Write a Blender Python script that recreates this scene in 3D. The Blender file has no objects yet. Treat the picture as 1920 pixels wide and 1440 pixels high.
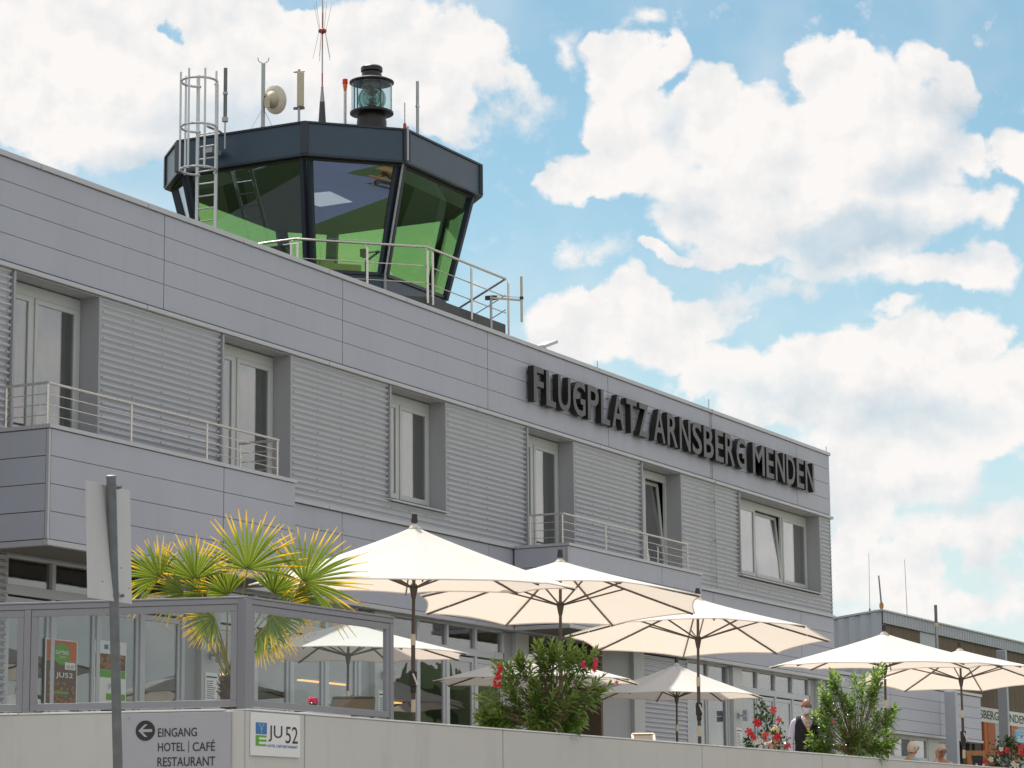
import bpy, bmesh, math, random
from mathutils import Vector, Matrix, Quaternion
rad = math.radians
scene = bpy.context.scene
COL = scene.collection
random.seed(7)

# ------------------------------------------------------------------ camera
# world: X along the facade (away from the viewer), Y into the building, Z up, eye height = 0
FPX = 5069.15
YAW, PIT, ROL = 1.09994971, .175453, -.00934603
def cam_rows():
    cy, sy = math.cos(YAW), math.sin(YAW)
    R = Matrix(((cy, -sy, 0), (0, 0, -1), (sy, cy, 0)))
    cp, sp = math.cos(PIT), math.sin(PIT)
    P = Matrix(((1, 0, 0), (0, cp, sp), (0, -sp, cp)))
    cr, sr = math.cos(ROL), math.sin(ROL)
    Q = Matrix(((cr, -sr, 0), (sr, cr, 0), (0, 0, 1)))
    return Q @ P @ R
CR = cam_rows()
cam = bpy.data.cameras.new('camera')
cam.sensor_width = 36.0
cam.lens = FPX / 1920 * 36.0
cam.clip_start = .1
cam.clip_end = 5000
camo = bpy.data.objects.new('camera', cam)
COL.objects.link(camo)
m3 = Matrix((CR[0], -CR[1], -CR[2])).transposed()
camo.matrix_world = m3.to_4x4()
scene.camera = camo

# survey helpers: sight lines measured on the photo, cut with known real planes
def sight(x, y):
    return CR.transposed() @ Vector(((x - 960) / FPX, (y - 720) / FPX, 1.0))
def onY(x, y, Y):
    d = sight(x, y); return d * (Y / d.y)
def onX(x, y, X):
    d = sight(x, y); return d * (X / d.x)
def onZ(x, y, Z):
    d = sight(x, y); return d * (Z / d.z)
def far(x, y, D):
    return sight(x, y) * D

# ------------------------------------------------------------------ light
SUN = Vector((.28, .405, .866)).normalized()
EL = math.asin(SUN.z); AZ = math.atan2(SUN.x, SUN.y)
sl = bpy.data.lights.new('sun', 'SUN')
sl.energy = 4.2; sl.angle = rad(.53); sl.color = (1, .95, .87)
so = bpy.data.objects.new('sun', sl); COL.objects.link(so)
so.rotation_euler = SUN.to_track_quat('Z', 'Y').to_euler()
so.location = SUN * 60

vs = scene.view_settings
vs.view_transform = 'Standard'; vs.look = 'None'; vs.gamma = 1; vs.use_curve_mapping = False
vs.exposure = .36
scene.cycles.max_bounces = 8; scene.cycles.transparent_max_bounces = 16
scene.cycles.diffuse_bounces = 3; scene.cycles.glossy_bounces = 4
scene.cycles.transmission_bounces = 6
scene.cycles.sample_clamp_indirect = 4
scene.cycles.use_denoising = True

class NB:
    """small node-tree helper"""
    def __init__(s, nt):
        s.nt = nt
        nt.nodes.clear()
    def n(s, t, **kw):
        o = s.nt.nodes.new(t)
        for k, v in kw.items(): setattr(o, k, v)
        return o
    def put(s, sock, v):
        if isinstance(v, bpy.types.NodeSocket): s.nt.links.new(v, sock)
        elif v is not None: sock.default_value = v
    def math(s, op, a, b=None, c=None, clamp=False):
        o = s.n('ShaderNodeMath', operation=op, use_clamp=clamp)
        s.put(o.inputs[0], a)
        if b is not None: s.put(o.inputs[1], b)
        if c is not None: s.put(o.inputs[2], c)
        return o.outputs[0]
    def vm(s, op, a, b=None, c=None):
        o = s.n('ShaderNodeVectorMath', operation=op)
        s.put(o.inputs[0], a)
        if b is not None: s.put(o.inputs[1], b)
        if c is not None: s.put(o.inputs[2], c)
        return o.outputs['Value'] if op in ('LENGTH', 'DOT_PRODUCT') else o.outputs[0]
    def mix(s, f, a, b, blend='MIX'):
        o = s.n('ShaderNodeMix', data_type='RGBA', blend_type=blend)
        s.put(o.inputs[0], f); s.put(o.inputs[6], c4(a)); s.put(o.inputs[7], c4(b))
        return o.outputs[2]
    def noise(s, vec, scale, detail=4, rough=.55, dim='3D', col=False):
        o = s.n('ShaderNodeTexNoise', noise_dimensions=dim)
        if vec is not None: s.put(o.inputs['Vector'], vec)
        s.put(o.inputs['Scale'], scale); s.put(o.inputs['Detail'], detail); s.put(o.inputs['Roughness'], rough)
        return o.outputs[1 if col else 0]
    def ramp(s, f, pts, interp='LINEAR'):
        o = s.n('ShaderNodeValToRGB'); s.put(o.inputs[0], f)
        cr = o.color_ramp; cr.interpolation = interp
        while len(cr.elements) < len(pts): cr.elements.new(.5)
        for e, (p, c) in zip(cr.elements, pts): e.position = p; e.color = c4(c)
        return o.outputs[0]
    def step(s, f, a, b):
        o = s.n('ShaderNodeMapRange', interpolation_type='SMOOTHSTEP')
        s.put(o.inputs[0], f); s.put(o.inputs[1], a); s.put(o.inputs[2], b)
        return o.outputs[0]
def c4(c):
    if isinstance(c, (tuple, list)) and len(c) == 3: return (*c, 1)
    if isinstance(c, (int, float)): return (c, c, c, 1)
    return c

# ------------------------------------------------------------------ sky with cumulus
# every cloud lump: azimuth and elevation of its middle, half sizes (degrees), weight
CLOUDS = [(34.04, 17.41, 3.84, 1.38, 1.6), (37.35, 16.75, 2.21, 1.72, 1.6), (36.42, 15.68, 1.86, 0.92, 1.2), (29.96, 17.14, 2.67, 1.38, 1.6), (28.08, 16.81, 1.28, 1.03, 1.3), (34.59, 15.84, 2.09, 0.92, 0.9), (31.59, 16.01, 2.33, 1.03, 0.9), (28.21, 15.75, 1.16, 0.57, 0.7), (34.23, 14.74, 1.28, 0.69, 0.35), (37.38, 17.73, 1.86, 0.69, 1.2), (36.29, 15.02, 1.98, 1.03, 1.1), (34.58, 15.18, 1.74, 1.03, 0.9), (33.2, 15.1, 1.4, 0.69, 0.7), (28.79, 15.81, 1.63, 0.69, 0.9), (24.28, 16.59, 0.99, 0.86, 1.7), (23.37, 17.02, 0.49, 0.52, 1.6), (24.56, 17.1, 0.41, 0.46, 1.3), (22.53, 16.38, 0.7, 0.63, 1.6), (21.79, 15.86, 0.87, 0.75, 1.6), (20.14, 16.8, 0.87, 0.69, 1.6), (19.55, 17.16, 0.52, 0.34, 1.3), (19.18, 16.26, 1.16, 0.92, 1.6), (17.84, 16.69, 0.64, 0.52, 1.6), (17.29, 16.16, 0.52, 0.46, 1.4), (18.34, 15.5, 1.51, 1.03, 1.5), (21.12, 15.05, 1.74, 0.92, 1.5), (19.89, 15.51, 1.28, 1.15, 1.5), (23.95, 15.25, 1.28, 0.63, 1.6), (25.13, 14.48, 1.05, 0.57, 1.7), (25.83, 14.21, 0.58, 0.44, 1.6), (23.62, 14.62, 1.63, 0.75, 1.4), (21.83, 14.18, 1.74, 0.8, 1.2), (20.68, 14.14, 1.28, 0.8, 1.4), (21.05, 13.32, 1.4, 0.69, 1.4), (21.98, 12.87, 1.74, 0.39, 1.2), (23.65, 12.8, 0.58, 0.21, 1.1), (19.34, 13.14, 1.86, 0.98, 1.3), (17.74, 13.47, 1.05, 0.63, 1.2), (16.89, 14.76, 0.41, 0.52, 1.0), (16.72, 13.47, 0.64, 0.69, 1.2), (16.71, 12.31, 1.16, 0.52, 1.3), (17.96, 12.14, 1.28, 0.41, 1.2), (18.89, 11.47, 0.7, 0.25, 1.0), (20.04, 12.55, 1.86, 0.52, 1.0), (16.05, 14.71, 0.58, 0.75, 1.7), (18.38, 14.55, 1.74, 0.92, 1.2), (24.36, 15.59, 1.1, 0.92, 1.5), (22.96, 15.67, 1.05, 0.8, 1.3), (22.65, 13.7, 1.86, 0.8, 1.1), (20.0, 14.06, 1.74, 1.03, 1.3), (25.47, 11.39, 1.28, 0.63, 1.5), (24.19, 11.77, 0.81, 0.63, 1.6), (22.99, 11.35, 1.1, 0.57, 1.4), (25.94, 10.72, 1.16, 0.69, 1.4), (23.75, 10.74, 2.09, 0.69, 1.3), (18.52, 10.76, 1.86, 0.69, 1.5), (17.16, 11.04, 1.05, 0.52, 1.4), (20.17, 10.26, 2.33, 0.69, 1.3), (20.81, 9.6, 3.49, 0.75, 1.1), (17.43, 9.83, 2.33, 0.92, 1.3), (22.16, 10.31, 1.4, 0.57, 1.0), (18.6, 8.42, 3.26, 1.49, 1.2), (19.73, 8.22, 0.93, 1.03, 1.2), (17.33, 6.71, 1.74, 0.69, 1.1), (19.34, 6.31, 1.51, 0.92, 1.0), (18.15, 5.5, 2.79, 0.92, 1.0), (16.91, 8.92, 1.51, 0.8, 1.0), (19.53, 7.32, 1.05, 0.92, 0.9), (25.74, 17.01, 0.93, 0.52, 0.55), (23.96, 17.75, 0.7, 0.4, 0.5), (26.63, 16.02, 0.81, 0.92, 0.5), (25.1, 12.74, 1.4, 0.57, 0.45), (21.32, 11.98, 1.74, 0.57, 0.5)]
SHADES = [(19.46, 13.04, 1.86, 0.69, 1.6), (18.39, 14.22, 1.28, 0.69, 0.9), (20.98, 11.74, 1.86, 0.69, 0.8), (23.19, 15.51, 0.58, 0.69, 0.8), (20.04, 12.72, 1.63, 0.69, 1.1), (17.54, 12.73, 1.28, 0.57, 0.9), (33.21, 15.43, 2.33, 1.03, 0.8), (30.89, 15.35, 1.86, 0.69, 0.7), (18.57, 9.09, 2.79, 0.8, 0.9), (21.38, 9.73, 1.86, 0.57, 0.7), (17.52, 7.49, 1.86, 0.69, 0.8), (23.0, 13.82, 1.16, 0.57, 0.5), (17.33, 15.28, 0.7, 0.69, 0.7), (26.46, 15.57, 1.16, 1.38, 0.5), (34.57, 14.4, 2.33, 0.69, 0.9)]
GAPS = [(31.6, 18.07, 0.64, 0.25, 1.6), (34.48, 17.31, 0.3, 0.23, 1.3), (30.66, 16.69, 0.23, 0.23, 0.0001), (26.33, 16.8, 0.64, 0.69, 0.5), (16.61, 7.96, 0.81, 0.46, 0.7), (19.86, 7.56, 0.47, 0.69, 0.4), (17.14, 5.76, 0.7, 0.34, 0.5), (21.33, 9.45, 0.7, 0.34, 0.6), (22.75, 9.54, 0.7, 0.29, 0.6), (37.64, 14.53, 0.7, 0.4, 0.6), (35.14, 14.16, 0.81, 0.34, 0.5), (21.33, 11.36, 0.81, 0.46, 0.7), (19.11, 6.64, 0.47, 0.57, 0.5), (17.79, 6.05, 0.47, 0.69, 0.5)]
world = bpy.data.worlds.new('World'); scene.world = world
world.use_nodes = True
w = NB(world.node_tree)
out = w.n('ShaderNodeOutputWorld'); bg = w.n('ShaderNodeBackground')
w.nt.links.new(bg.outputs[0], out.inputs[0])
sky = w.n('ShaderNodeTexSky', sky_type='NISHITA', sun_disc=False)
sky.sun_elevation = EL; sky.sun_rotation = AZ; sky.altitude = 200; sky.air_density = 1.0; sky.dust_density = .6; sky.ozone_density = 1.5
tc = w.n('ShaderNodeTexCoord'); D = tc.outputs['Generated']
sx = w.n('ShaderNodeSeparateXYZ'); w.put(sx.inputs[0], D)
az = w.math('MULTIPLY', w.math('ARCTAN2', sx.outputs[1], sx.outputs[0]), 57.29578)
el = w.math('MULTIPLY', w.math('ARCSINE', sx.outputs[2]), 57.29578)
cb = w.n('ShaderNodeCombineXYZ'); w.put(cb.inputs[0], az); w.put(cb.inputs[1], el)
P0 = cb.outputs[0]
# wobble the outline
nz = w.noise(P0, .55, 5, .55, col=True)
P1 = w.vm('ADD', P0, w.vm('MULTIPLY', w.vm('SUBTRACT', nz, (.5, .5, .5)), (2.4, 1.7, 0)))
def lumps(lst, P):
    acc = None
    for a, e, ra, re, wt in lst:
        v = w.vm('MULTIPLY_ADD', P, (1 / ra, 1 / re, 0), (-a / ra, -e / re, 0))
        f = w.math('MULTIPLY_ADD', w.vm('LENGTH', v), -wt, wt, clamp=True)
        acc = f if acc is None else w.math('ADD', acc, f)
    return acc
main = lumps(CLOUDS, P1)
gaps = lumps(GAPS, P1)
fine = w.noise(P0, 1.5, 9, .62)
dens = w.math('ADD', w.math('MINIMUM', main, .95), w.math('MULTIPLY_ADD', fine, 1.0, -.48))
dens = w.math('SUBTRACT', dens, gaps)
# elsewhere in the sky: scattered cumulus from noise alone
inframe = w.step(w.vm('LENGTH', w.vm('MULTIPLY_ADD', P0, (1 / 16, 1 / 15, 0), (-27 / 16, -9 / 15, 0))), .85, 1.15)
rest = w.math('MULTIPLY_ADD', w.noise(D, 2.6, 8, .6), 2.4, -.78)
dens = w.math('ADD', w.math('MULTIPLY', dens, w.math('SUBTRACT', 1.0, inframe)), w.math('MULTIPLY', rest, inframe))
soft = w.noise(P0, .8, 3, .5)
alpha = w.step(dens, .04, w.math('MULTIPLY_ADD', soft, 1.1, .02))
veil = w.math('MULTIPLY', w.step(w.noise(P0, .16, 4, .6), .40, .75), .45)
halo = w.math('MULTIPLY', w.step(w.math('SUBTRACT', main, w.math('MULTIPLY', gaps, .8)), .0, 1.0), .42)
alpha = w.math('MAXIMUM', alpha, w.math('MAXIMUM', veil, w.math('MULTIPLY', halo, w.math('SUBTRACT', 1.0, inframe))))
# billows: the side of every lump towards the sun is brighter
SD = (.22, .34, 0)
b1 = w.math('SUBTRACT', w.noise(P0, .95, 6, .58), w.noise(w.vm('ADD', P0, SD), .95, 6, .58))
b2 = w.math('SUBTRACT', w.noise(P0, .30, 3, .5), w.noise(w.vm('ADD', P0, (.7, 1.1, 0)), .30, 3, .5))
relief = w.math('MULTIPLY_ADD', b1, 2.2, w.math('MULTIPLY', b2, 1.6))
shl = w.math('MINIMUM', lumps(SHADES, P1), 1.0)
alpha = w.math('MULTIPLY', alpha, w.math('MULTIPLY_ADD', w.math('MULTIPLY', shl, w.noise(P0, .7, 5, .6)), -.62, 1.0))
sh = w.math('MULTIPLY', shl, .55)
sh = w.math('SUBTRACT', w.math('ADD', sh, w.math('MULTIPLY', w.step(w.noise(P0, .42, 4, .5), .48, .75), .28)), w.math('MULTIPLY', relief, .48))
sh = w.math('MULTIPLY_ADD', sh, 1.0, .05, clamp=True)
cloud = w.mix(sh, (7.55, 7.32, 7.15), (4.35, 4.95, 5.5))
skyc = w.vm('MULTIPLY', sky.outputs[0], (.915, 1.07, .915))
hz = w.math('MULTIPLY', w.math('SUBTRACT', 1.0, w.step(el, -1.0, 16.0)), .85)
skyc = w.mix(hz, skyc, (6.0, 6.55, 6.8))
w.put(bg.inputs[0], w.mix(alpha, skyc, cloud))
bg.inputs[1].default_value = .1

# ------------------------------------------------------------------ mesh helpers
def basis(d):
    d = Vector(d).normalized()
    a = Vector((0, 0, 1)) if abs(d.z) < .9 else Vector((1, 0, 0))
    u = d.cross(a).normalized()
    return u, d.cross(u).normalized()
class MB:
    """collects faces of ONE mesh"""
    def __init__(s): s.v = []; s.f = []; s.m = []; s.uv = {}; s.mi = 0
    def mat(s, i): s.mi = i; return s
    def face(s, pts, uv=None):
        k = len(s.v); s.v += [tuple(p) for p in pts]
        s.f.append(tuple(range(k, k + len(pts)))); s.m.append(s.mi)
        if uv: s.uv[len(s.f) - 1] = uv
    def faces(s, vs, fs):
        k = len(s.v); s.v += [tuple(p) for p in vs]
        for f in fs: s.f.append(tuple(i + k for i in f)); s.m.append(s.mi)
    def hexa(s, p):      # 8 corners: bottom 0-3, top 4-7
        s.faces(p, [(3, 2, 1, 0), (4, 5, 6, 7), (0, 1, 5, 4), (1, 2, 6, 5), (2, 3, 7, 6), (3, 0, 4, 7)])
    def box(s, x0, x1, y0, y1, z0, z1):
        s.hexa([(x0, y0, z0), (x1, y0, z0), (x1, y1, z0), (x0, y1, z0), (x0, y0, z1), (x1, y0, z1), (x1, y1, z1), (x0, y1, z1)])
        return s
    def obox(s, c, ax, ay, az, hx, hy, hz):
        c = Vector(c); ax, ay, az = Vector(ax) * hx, Vector(ay) * hy, Vector(az) * hz
        s.hexa([c - ax - ay - az, c + ax - ay - az, c + ax + ay - az, c - ax + ay - az, c - ax - ay + az, c + ax - ay + az, c + ax + ay + az, c - ax + ay + az])
        return s
    def bar(s, p, q, w, h=None):     # rectangular bar from p to q
        p, q = Vector(p), Vector(q); h = h or w
        u, v = basis(q - p)
        s.obox((p + q) / 2, u, v, (q - p).normalized(), w / 2, h / 2, (q - p).length / 2); return s
    def tube(s, pts, r, n=8, cap=True):
        pts = [Vector(p) for p in pts]; rs = r if isinstance(r, (list, tuple)) else [r] * len(pts)
        k = len(s.v); u = None
        for i, p in enumerate(pts):
            d = (pts[min(i + 1, len(pts) - 1)] - pts[max(i - 1, 0)])
            if u is None: u, w_ = basis(d)
            dn = d.normalized(); u = (u - dn * u.dot(dn)).normalized(); w_ = dn.cross(u)
            for j in range(n):
                a = 2 * math.pi * j / n
                s.v.append(tuple(p + (u * math.cos(a) + w_ * math.sin(a)) * rs[i]))
        for i in range(len(pts) - 1):
            for j in range(n):
                s.f.append((k + i * n + j, k + i * n + (j + 1) % n, k + (i + 1) * n + (j + 1) % n, k + (i + 1) * n + j)); s.m.append(s.mi)
        if cap:
            s.f.append(tuple(k + j for j in range(n))[::-1]); s.m.append(s.mi)
            s.f.append(tuple(k + (len(pts) - 1) * n + j for j in range(n))); s.m.append(s.mi)
        return s
    def lathe(s, prof, c=(0, 0, 0), n=24, axis=None, cap=True):   # prof: (r, z)
        c = Vector(c); a = Vector(axis or (0, 0, 1)).normalized(); u, v = basis(a); k = len(s.v)
        for r, z in prof:
            for j in range(n):
                t = 2 * math.pi * j / n
                s.v.append(tuple(c + a * z + (u * math.cos(t) + v * math.sin(t)) * r))
        for i in range(len(prof) - 1):
            for j in range(n):
                s.f.append((k + i * n + j, k + (i + 1) * n + j, k + (i + 1) * n + (j + 1) % n, k + i * n + (j + 1) % n)); s.m.append(s.mi)
        if cap:
            s.f.append(tuple(k + j for j in range(n))); s.m.append(s.mi)
            s.f.append(tuple(k + (len(prof) - 1) * n + j for j in range(n))[::-1]); s.m.append(s.mi)
        return s
    def ring(s, c, R, r, axis=(0, 0, 1), a0=0, a1=360, n=28, m=6, u=None):
        c = Vector(c); a = Vector(axis).normalized()
        if u is None: u, v = basis(a)
        else: u = Vector(u).normalized(); v = a.cross(u)
        pts = [c + (u * math.cos(rad(a0 + (a1 - a0) * i / n)) + v * math.sin(rad(a0 + (a1 - a0) * i / n))) * R for i in range(n + 1)]
        return s.tube(pts, r, m)
    def prism(s, poly, z0, z1):     # poly: list of (x, y)
        n = len(poly); s.faces([(x, y, z0) for x, y in poly] + [(x, y, z1) for x, y in poly],
            [tuple(range(n))[::-1], tuple(range(n, 2 * n))] + [(i, (i + 1) % n, n + (i + 1) % n, n + i) for i in range(n)])
        return s
    def xf(s, M):
        s.v = [tuple(M @ Vector(p)) for p in s.v]; return s
    def build(s, name, mats, parent=None, smooth=False, bevel=0, loc=None):
        me = bpy.data.meshes.new(name)
        o = bpy.data.objects.new(name, me); COL.objects.link(o)
        org = Vector(loc) if loc is not None else Vector((0, 0, 0))
        if parent is not None:
            w_ = wloc(parent); vs_ = [tuple(Vector(p) - w_) for p in s.v]
            o.parent = parent
        else:
            vs_ = [tuple(Vector(p) - org) for p in s.v]; o.location = org
        me.from_pydata(vs_, [], s.f)
        for m_ in (mats if isinstance(mats, (list, tuple)) else [mats]): me.materials.append(m_)
        me.polygons.foreach_set('material_index', s.m)
        if s.uv:
            l = me.uv_layers.new(name='UVMap')
            for fi, uv in s.uv.items():
                for li, q in zip(me.polygons[fi].loop_indices, uv): l.data[li].uv = q
        me.update()
        bm = bmesh.new(); bm.from_mesh(me)
        if not s.uv: bmesh.ops.remove_doubles(bm, verts=bm.verts, dist=1e-6) if smooth == 'weld' else None
        if smooth != 'open': bmesh.ops.recalc_face_normals(bm, faces=bm.faces)
        bm.to_mesh(me); bm.free()
        if smooth: me.polygons.foreach_set('use_smooth', [True] * len(me.polygons)); me.update()
        if smooth and smooth != 'open':
            try: me.set_sharp_from_angle(angle=rad(38))
            except Exception: pass
        if bevel:
            b = o.modifiers.new('bevel', 'BEVEL'); b.width = bevel; b.segments = 2; b.limit_method = 'ANGLE'
        return o
def wloc(o):
    p = Vector(o.location)
    while o.parent is not None: o = o.parent; p = p + o.location
    return p
def thing(name, label, cat, loc, group=None):
    o = bpy.data.objects.new(name, None); COL.objects.link(o); o.location = loc
    o.empty_display_size = .2
    return tag(o, label, cat, group)
def tag(o, label=None, cat=None, group=None, kind=None):
    if label: o['label'] = label
    if cat: o['category'] = cat
    if group: o['group'] = group
    if kind: o['kind'] = kind
    return o
def text_mesh(s, w, h, org, ux, uz, ext=.004, bold=0.0, un=None):
    """lettering fitted into w x h metres, lower left corner at org, as MB"""
    c = bpy.data.curves.new('lettering', 'FONT'); c.body = s; c.size = 1; c.extrude = .5; c.offset = bold
    c.resolution_u = 4
    o = bpy.data.objects.new('lettering', c); COL.objects.link(o)
    dg = bpy.context.evaluated_depsgraph_get()
    me = bpy.data.meshes.new_from_object(o.evaluated_get(dg))
    bpy.data.objects.remove(o)
    vs_ = [v.co.copy() for v in me.vertices]; fs = [tuple(p.vertices) for p in me.polygons]
    bpy.data.meshes.remove(me); bpy.data.curves.remove(c)
    x0 = min(v.x for v in vs_); x1 = max(v.x for v in vs_); y0 = min(v.y for v in vs_); y1 = max(v.y for v in vs_)
    ux, uz = Vector(ux).normalized(), Vector(uz).normalized(); un = Vector(un) if un else ux.cross(uz)
    b = MB()
    b.faces([Vector(org) + ux * ((v.x - x0) / (x1 - x0) * w) + uz * ((v.y - y0) / (y1 - y0) * h) + un * (v.z + .5) * ext for v in vs_], fs)
    return b
def join(*bs):
    r = MB()
    for b in bs:
        k = len(r.v); kf = len(r.f); r.v += b.v
        r.f += [tuple(i + k for i in f) for f in b.f]; r.m += b.m
        for fi, q in b.uv.items(): r.uv[fi + kf] = q
    return r

# ------------------------------------------------------------------ materials
def mat(name, col, rough=.5, metal=0, var=.06, vscale=3, bump=0, bscale=40, spec=.5, trans=None, **kw):
    m = bpy.data.materials.new(name); m.use_nodes = True
    b = NB(m.node_tree); o = b.n('ShaderNodeOutputMaterial'); p = b.n('ShaderNodeBsdfPrincipled')
    t = b.n('ShaderNodeTexCoord').outputs['Object']
    n1 = b.noise(t, vscale, 5, .6)
    f = b.math('MULTIPLY_ADD', n1, 2 * var, 1 - var)
    cn = b.n('ShaderNodeRGB'); cn.outputs[0].default_value = c4(col)
    b.put(p.inputs['Base Color'], b.vm('MULTIPLY', cn.outputs[0], b.mix(1.0, (0, 0, 0), f, 'ADD')))
    b.put(p.inputs['Roughness'], b.math('MULTIPLY_ADD', b.noise(t, vscale * 2.3, 4), .16, rough - .08, clamp=True))
    p.inputs['Metallic'].default_value = metal; p.inputs['Specular IOR Level'].default_value = spec
    if bump:
        bp = b.n('ShaderNodeBump'); bp.inputs['Strength'].default_value = bump; bp.inputs['Distance'].default_value = .01
        b.put(bp.inputs['Height'], b.noise(t, bscale, 5, .6)); b.put(p.inputs['Normal'], bp.outputs[0])
    sh = p.outputs[0]
    if trans:
        tr = b.n('ShaderNodeBsdfTranslucent'); tr.inputs[0].default_value = c4(trans[0])
        mx = b.n('ShaderNodeMixShader'); mx.inputs[0].default_value = trans[1]
        b.put(mx.inputs[1], sh); b.put(mx.inputs[2], tr.outputs[0]); sh = mx.outputs[0]
    b.nt.links.new(sh, o.inputs[0])
    return m
def glass(name, tint, refl=1.0, rough=0.0, base=.02, wav=0, gcol=(1, 1, 1), coated=False):
    m = bpy.data.materials.new(name); m.use_nodes = True
    b = NB(m.node_tree); o = b.n('ShaderNodeOutputMaterial')
    tr = b.n('ShaderNodeBsdfTransparent'); tr.inputs[0].default_value = c4(tint)
    g = b.n('ShaderNodeBsdfGlossy'); g.inputs['Roughness'].default_value = rough; g.inputs[0].default_value = c4(gcol)
    lw = b.n('ShaderNodeLayerWeight'); lw.inputs[0].default_value = .5
    fr = b.math('MULTIPLY_ADD', b.math('POWER', lw.outputs['Facing'], 5.0), .96, .04)
    if wav:
        t = b.n('ShaderNodeTexCoord').outputs['Object']
        bp = b.n('ShaderNodeBump'); bp.inputs['Strength'].default_value = wav; bp.inputs['Distance'].default_value = .02
        b.put(bp.inputs['Height'], b.noise(t, 1.3, 2)); b.put(g.inputs['Normal'], bp.outputs[0])
    mx = b.n('ShaderNodeMixShader')
    if coated:      # metal-oxide film sits on the outer face of the pane only
        ge = b.n('ShaderNodeNewGeometry')
        base = b.math('MULTIPLY_ADD', b.math('SUBTRACT', 1.0, ge.outputs['Backfacing']), base - .01, .01)
    b.put(mx.inputs[0], b.math('MULTIPLY_ADD', fr, refl, base, clamp=True))
    b.put(mx.inputs[1], tr.outputs[0]); b.put(mx.inputs[2], g.outputs[0]); b.nt.links.new(mx.outputs[0], o.inputs[0])
    return m
def emit(name, col, s):
    m = bpy.data.materials.new(name); m.use_nodes = True
    b = NB(m.node_tree); o = b.n('ShaderNodeOutputMaterial'); e = b.n('ShaderNodeEmission')
    e.inputs[0].default_value = c4(col); e.inputs[1].default_value = s; b.nt.links.new(e.outputs[0], o.inputs[0]); return m

M = {}
M['panel'] = mat('grey_panel', (.41, .42, .49), .42, .0, .05, .6, spec=.4)
M['panel_joint'] = mat('joint_black', (.06, .06, .064), .8)
M['corr'] = mat('corrugated_aluminium', (.50, .505, .545), .36, .35, .05, .8)
M['trim'] = mat('aluminium_trim', (.47, .47, .49), .35, .25, .05, 2)
M['reveal'] = mat('reveal_sheet', (.36, .36, .38), .45, .0, .04, 2)
M['frame'] = mat('window_frame_white', (.50, .51, .50), .4, 0, .04, 3)
M['mull'] = mat('mullion_grey', (.52, .53, .56), .38, .1, .04, 3)
M['wbframe'] = mat('windbreak_frame_grey', (.27, .265, .29), .4, .2, .05, 3)
M['steel'] = mat('brushed_steel', (.62, .58, .53), .28, .85, .06, 12)
M['galv'] = mat('galvanised_steel', (.42, .43, .44), .48, .6, .18, 9)
M['galvpole'] = mat('weathered_galvanised', (.17, .18, .185), .55, .3, .45, 11)
M['alu'] = mat('ladder_aluminium', (.66, .66, .67), .4, .45, .06, 8)
M['canvas'] = mat('parasol_canvas', (.86, .84, .81), .85, 0, .045, 2.5, bump=.35, bscale=5, spec=.1, trans=((.93, .80, .68), .36))
M['parapole'] = mat('parasol_pole', (.095, .078, .066), .38, .3, .1, 8)
M['cream'] = mat('pole_collar', (.62, .55, .42), .5)
M['black'] = mat('black_plastic', (.025, .022, .022), .4)
M['blue'] = mat('tower_panel_blue', (.038, .064, .096), .33, .1, .08, 1.5)
M['bluedark'] = mat('tower_frame_dark', (.024, .032, .05), .4, .1, .08, 3)
M['plinth'] = mat('roof_plinth_green', (.075, .083, .080), .6, 0, .15, 5)
M['ceiling'] = mat('tower_ceiling', (.05, .048, .035), .8, 0, .1, 1)
M['console'] = mat('console_laminate', (.30, .28, .20), .6)
M['screenback'] = mat('equipment_grey', (.45, .45, .40), .5)
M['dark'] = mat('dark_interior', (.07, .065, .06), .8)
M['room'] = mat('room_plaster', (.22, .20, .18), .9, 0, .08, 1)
M['roof'] = mat('roof_bitumen', (.035, .038, .03), .9, 0, .3, 4, bump=.4, bscale=60)
M['curtain'] = mat('curtain_fabric', (.23, .205, .18), .9, 0, .08, 20)
M['curtain_pale'] = mat('curtain_pale', (.50, .48, .43), .9, 0, .06, 20)
M['floor'] = mat('terrace_paving', (.30, .28, .25), .8, 0, .12, 2)
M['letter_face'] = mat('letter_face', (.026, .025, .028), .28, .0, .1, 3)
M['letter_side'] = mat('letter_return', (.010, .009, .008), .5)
M['white'] = mat('white_paint', (.78, .77, .76), .5, 0, .03, 4)
M['signback'] = mat('sign_back_aluminium', (.56, .55, .53), .5, .1, .07, 3)
M['signgrey'] = mat('sign_panel_grey', (.43, .42, .46), .42, .1, .04, 3)
M['ink'] = mat('sign_ink', (.028, .025, .025), .5)
M['inkblue'] = mat('sign_blue', (.04, .17, .42), .5)
M['inkgreen'] = mat('sign_green', (.12, .36, .03), .5)
M['inklight'] = mat('sign_light_blue', (.20, .45, .68), .5)
M['orange'] = mat('orange_cladding', (.56, .15, .045), .6, 0, .12, 4)
M['wood'] = mat('brown_timber', (.155, .108, .075), .75, 0, .3, 5)
M['hangar'] = mat('hangar_sheet', (.42, .44, .49), .45, .2, .05, 1)
M['red'] = mat('red_lens', (.75, .03, .02), .3, trans=((1, .1, .05), .3))
M['amber'] = mat('amber_lens', (.85, .28, .02), .3, trans=((1, .4, .05), .3))
M['redpaint'] = mat('red_paint', (.36, .06, .04), .5)
M['beige'] = mat('antenna_radome_beige', (.56, .50, .36), .55)
M['dish'] = mat('dish_white', (.72, .68, .60), .5, trans=((.9, .8, .65), .25))
M['brass'] = mat('lens_brass', (.20, .19, .14), .35, .5)
M['lantern'] = mat('lantern_black', (.014, .012, .012), .42)
M['soil'] = mat('potting_soil', (.05, .035, .025), .95)
M['pot'] = mat('planter_anthracite', (.06, .06, .065), .6)
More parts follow.
